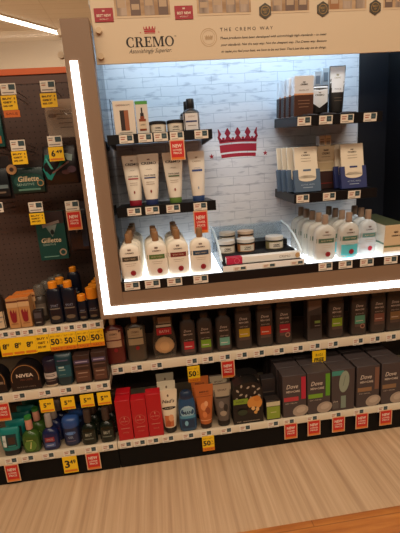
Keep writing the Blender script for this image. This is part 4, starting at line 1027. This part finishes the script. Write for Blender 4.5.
# tall green razor box
r = thing('razor_box', 'tall green razor box with a silver razor picture', 'razor pack', (-.478, 1.785, 1.142), 0)
MB().box(-.062, .062, 0, .03, -.218, 0, M('0c463f', .4), .001).build('box_body', r)
mb = MB(); fr = flat(0.)
mb.patch(fr, -.02, .062, -.055, -.0, M('2a1a1a', .5), .0005, 3, 2); mb.polys(fr, [[(-.035, -.058), (.04, -.040), (.042, -.052), (-.033, -.072)]], M('9a9088', .3, .4), .001)
mb.polys(fr, [[(-.02, -.066), (.03, -.058), (.012, -.10), (.004, -.115), (-.002, -.10)]], M('7a8a84', .4), .0013); mb.ell(fr, .006, -.092, .008, .012, M('12211f', .4), .0017)
mb.text(fr, 'Gillette', -.004, -.128, .022, M('d4c09c', .5), .001, w=.086, shear=.15, bold=.02); mb.text(fr, 'SENSITIVE', -.015, -.148, .008, M('a0b8a8', .5), .001, w=.055)
mb.ring(fr, .04, -.186, .016, .016, .006, M('a89078', .4), .001); mb.patch(fr, -.045, .02, -.205, -.200, M('6a9888', .5), .001, 2, 1); mb.build('label', r)
# clear card pack
r = thing('razor_pack', 'clear pack with tan printed card below the top right yellow tag', 'razor pack', (-.366, 1.80, 1.595))
MB().box(-.060, .060, 0, .002, -.145, .01, M('a5907e', .5), .0006).build('backing_card', r)
MB().box(-.060, .060, -.016, 0, -.145, -.03, clear_mat('clear_pack', 'c8b8a4', .2), .004, 2).build('clear_shell', r)
mb = MB(); fr = flat(0.)
mb.ell(fr, -.034, -.055, .018, .009, M('5a4034', .5), .0005)
for k in range(4): mb.patch(fr, -.02+.004*k, .045, -.052-.018*k, -.048-.018*k, M('5a4438', .5), .0005, 2, 1)
mb.text(fr, 'RAZOR', .02, -.04, .008, M('4a342a', .5), .0005); mb.build('printed_card', r)
# packs at the picture edge
r = thing('razor_pack', 'narrow teal and orange pack cut off by the left edge', 'razor pack', (-.645, 1.80, 1.565))
MB().box(-.045, .045, 0, .003, -.145, .02, M('3a2c28', .5), .001).build('backing_card', r)
MB().box(-.040, .040, -.02, 0, -.14, -.005, M('1f5a54', .3), .006, 2).build('blister', r)
mb = MB(); mb.patch(flat(-.02), -.03, .03, -.125, -.095, M('c9702c', .5), .0005, 2, 1); mb.patch(flat(-.02), -.03, .034, -.05, -.02, M('2f8a80', .5), .0005, 2, 1); mb.build('label', r)
r = thing('razor_pack', 'small dark pack at the left edge, level with the wide green pack', 'razor pack', (-.665, 1.80, 1.36))
MB().box(-.065, .055, 0, .003, -.15, .03, M('241c1c', .5), .001).build('backing_card', r)
MB().box(-.055, .048, -.02, 0, -.14, -.02, M('1c2024', .3), .006, 2).build('blister', r)
mb = MB(); mb.patch(flat(-.02), -.04, .042, -.105, -.09, M('6a7c80', .5), .0005, 2, 1); mb.patch(flat(-.02), -.04, .03, -.125, -.118, M('7d6a58', .5), .0005, 2, 1); mb.build('label', r)
r = thing('razor_pack', 'dark narrow pack hanging behind the red and white tag', 'razor pack', (-.362, 1.79, 1.165))
MB().box(-.040, .055, 0, .003, -.215, .01, M('2a2020', .5), .001).build('backing_card', r)
MB().box(-.034, .050, -.02, 0, -.205, -.02, M('1f1a20', .25), .006, 2).build('blister', r)
mb = MB(); mb.patch(flat(-.02), .02, .045, -.19, -.05, M('232a3c', .5), .0005, 2, 1); mb.polys(flat(-.02), [[(-.015, -.09), (.01, -.085), (.0, -.13)]], M('5a4a42', .4), .0005); mb.build('label', r)

# ------------------------------------------------------------------ price tags on the shelf edges
def price_tag(x, y, z, desc, w=.052, h=.030, rx=0.):
    r = thing('price_tag', 'white price tag ' + desc, 'price tag', (x, y, z), 0, 'white price tags')
    r.rotation_euler.x = rx
    MB().box(-w/2, w/2, -.0012, -.0001, 0, h, TAGWHITE).build('tag_card', r)
    mb = MB(); fr = flat(-.0012)
    mb.patch(fr, w*.06, w*.42, h*.30, h*.92, TAGINK, .0004, 2, 1); mb.patch(fr, w*.14, w*.34, h*.55, h*.62, M('6d8288', .5), .0007, 2, 1)
    mb.patch(fr, -w*.40, -w*.05, h*.66, h*.80, M('b98a72', .5), .0004, 2, 1); mb.patch(fr, -w*.40, -w*.12, h*.42, h*.54, M('b05a44', .5), .0004, 2, 1); mb.patch(fr, -w*.40, w*.1, h*.12, h*.20, M('9a8c7c', .5), .0004, 2, 1)
    mb.build('price_print', r)
def tags(y, z, items, w=.052, h=.030, where='', rx=0., up=0.):
    for x, d in items: price_tag(x, y-up*math.sin(rx), z+up*math.cos(rx), d+where, w, h, rx)
tags(1.505, .1065, [(-.718, 'below the teal bottles'), (-.649, 'below the green bottles'), (-.564, 'below the navy splash bottles'), (-.475, 'below the blue domed jar'), (-.384, 'below the left cologne bottle'), (-.309, 'below the right cologne bottle'),
    (-.233, 'below the first red box'), (-.172, 'below the middle red box'), (-.113, 'below the tallest red box'), (-.046, 'below the cream squeeze tubes'), (.044, 'below the blue oval label bottle'), (.125, 'below the orange tube'), (.216, 'below the grey tube'), (.303, 'below the black leaf box'), (.434, 'below the lime carton'), (.509, 'below the red striped soap carton'), (.619, 'below the green striped soap carton'), (.734, 'below the mint cornered soap carton'), (.846, 'below the tan bar soap carton'), (.965, 'below the rightmost soap carton')], where=' on bottom shelf edge')
tags(1.61, .4095, [(-.240, 'below the dark red liquid bottle'), (-.156, 'below the grey liquid bottle'), (-.066, 'below the blister pack'), (.094, 'below the red labelled charcoal bottle'), (.168, 'below the green labelled charcoal bottle'), (.247, 'below the first mint charcoal bottle'), (.327, 'below the yellow labelled charcoal bottle'), (.408, 'below the orange labelled charcoal bottle'), (.503, 'below the crimson labelled charcoal bottle'), (.595, 'below the empty gap'), (.678, 'below the tall dark carton'), (.767, 'below the lime labelled charcoal bottle'), (.892, 'below the second mint charcoal bottle'), (.977, 'below the brown labelled charcoal bottle'), (1.059, 'below the tan labelled charcoal bottle')], h=.034)
tags(1.54, .384, [(-.737, 'below the half hidden dome pack'), (-.648, 'below the dome pack with gold ring'), (-.543, 'below the round silver label jar'), (-.456, 'below the tapered teal bottle'), (-.375, 'below the left violet band carton'), (-.304, 'below the right violet band carton')], where=' on middle left shelf')
tags(1.58, .6495, [(-.681, 'at left edge below the white capped bottle'), (-.632, 'below the left tan carton'), (-.580, 'below the right tan carton'), (-.524, 'below the small black box'), (-.467, 'below the first orange capped bottle'), (-.413, 'below the second orange capped bottle'), (-.360, 'below the shortest orange capped bottle'), (-.305, 'below the wide orange capped bottle')], w=.048, h=.028, where=' on upper left shelf')
tags(1.505, .8235, [(-.125, 'below the grey banded cream bottles'), (-.044, 'below the green banded cream bottles'), (.045, 'below the red banded cream bottles'), (.152, 'below the blue banded cream bottle'), (.681, 'below the grey green banded pale bottles'), (.769, 'below the aqua based bottles'), (.864, 'below the white pinkish sealed bottles'), (.972, 'below the large cream box')], w=.060, h=.032, where=' on display lip')
for x, d in ((.317, 'at the left of the jar tray front'), (.440, 'at the middle of the jar tray front'), (.560, 'at the right of the jar tray front')): price_tag(x, 1.5108, .8565, d, .056, .018)
tags(1.52, 1.3845, [(-.085, 'below the comb window box'), (-.015, 'below the green topped carton'), (.043, 'below the first low jar'), (.103, 'below the second low jar'), (.196, 'below the black bottle')], w=.052, h=.030, where=' on display shelf')
tags(1.55, 1.1135, [(-.087, 'below the red capped tube'), (-.016, 'below the navy capped tube'), (.067, 'below the green capped tube'), (.176, 'below the blue capped tube')], w=.054, h=.030, where=' on display shelf')
tags(1.52, 1.405, [(.599, 'below the white and brown boxes'), (.686, 'below the pointed white pouch'), (.773, 'below the tall white tube'), (.868, 'at the bare right end of upper right')], w=.054, h=.032, where=' display shelf', rx=TU, up=.003)
tags(1.55, 1.107, [(.602, 'below the slate sleeved packs'), (.716, 'below the small box stack'), (.825, 'below the navy sleeved packs')], w=.054, h=.032, where=' on display shelf', rx=TL, up=.003)

promo('red', -.722, 1.5035, .107, .058, .086, 'below the teal bottles on black kick plate')
promo('3.49', -.479, 1.5035, .106, .061, .082, 'with a price below the blue domed jar')
promo('red', -.380, 1.5035, .108, .061, .084, 'below the left cologne bottle on kick plate')
promo('50', .131, 1.5035, .110, .054, .076, 'below the orange tube on black kick plate')
for x, d in ((.516, 'below the red striped soap carton'), (.627, 'below the green striped soap carton'), (.746, 'below the mint cornered soap carton'), (.861, 'below the tan bar soap carton'), (.980, 'below the rightmost soap carton')):
    promo('red', x, 1.5035, .116, .062, .082, d)
promo('50', .098, 1.6085, .405, .056, .080, 'below the red labelled charcoal bottle')
promo('red', .258, 1.6085, .412, .063, .088, 'below the first mint labelled charcoal bottle')
promo('free', .697, 1.6085, .405, .066, .073, 'below the tall dark carton')
promo('red', -.722, 1.5385, .380, .052, .084, 'at the left edge below the half hidden dome pack')
for x, d in ((-.543, 'below the round silver label jar'), (-.456, 'below the tapered teal bottle'), (-.375, 'below the left violet band carton'), (-.303, 'below the right violet band carton')):
    promo('5.99', x, 1.5385, .371, .057, .060, d)
for x, d in ((-.676, 'at the left edge below the white capped bottle'), (-.628, 'below the left tan carton'), (-.580, 'below the right tan carton')): promo('8.99', x, 1.5785, .6485, .0475, .079, d)
promo('lines', -.528, 1.5785, .6485, .055, .076, 'below the small black box')
for x, d, ww_ in ((-.471, 'below the first orange capped bottle', .056), (-.416, 'below the second orange capped bottle', .053), (-.361, 'below the shortest orange capped bottle', .053), (-.304, 'below the wide orange capped bottle', .058)):
    promo('50', x, 1.5785, .648, ww_, .079, d)
promo('red', .101, 1.5185, 1.386, .056, .074, 'below the low jars in the lit display')
promo('red', .174, 1.5485, 1.112, .058, .092, 'below the blue capped tube in the lit display')

# ------------------------------------------------------------------ light, camera
def area(name, loc, rot, sx, sy, power, col):
    d = bpy.data.lights.new(name, 'AREA'); d.shape = 'RECTANGLE'; d.size = sx; d.size_y = sy; d.energy = power; d.color = col
    o = bpy.data.objects.new(name, d); COL.objects.link(o); o.location = loc; o.rotation_euler = rot
    return o
WARM = (1., .83, .64)
area('aisle_lamp', (.2, -.1, 3.4), (0, 0, 0), 5.0, .5, 92, WARM)
area('rear_fill_light', (.5, -2.4, 3.4), (0, 0, 0), 5.0, .5, 85, WARM)  # added fill from behind the camera to brighten fronts, no fixture modelled
area('far_aisle_lamp', (-2.0, 4.2, 3.4), (0, 0, 0), 4.0, .6, 215, WARM)
area('display_lamp', (.45, 1.592, 1.83), (math.radians(14), 0, 0), 1.2, .05, 3.3, (.50, .75, 1.))
W = bpy.data.worlds.new('World'); S.world = W; W.use_nodes = True
W.node_tree.nodes['Background'].inputs[0].default_value = (1., .82, .62, 1); W.node_tree.nodes['Background'].inputs[1].default_value = .07

cam = bpy.data.cameras.new('camera'); co = bpy.data.objects.new('camera', cam); COL.objects.link(co)
cam.sensor_fit = 'VERTICAL'; cam.sensor_height = 36; cam.lens = 36*385/533; cam.clip_start = .02
X = Vector((.99050178, -.11730462, -.07173451)); Yd = Vector((-.09645144, -.22093247, -.9705081)); F = Vector((.0979966, .9682089, -.23014821))
co.matrix_world = Matrix(((X.x, -Yd.x, -F.x, 0), (X.y, -Yd.y, -F.y, 0), (X.z, -Yd.z, -F.z, 1.25), (0, 0, 0, 1)))
S.camera = co
vs = S.view_settings
vs.view_transform = 'Standard'; vs.look = 'None'; vs.gamma = 1; vs.use_curve_mapping = False; vs.exposure = 0
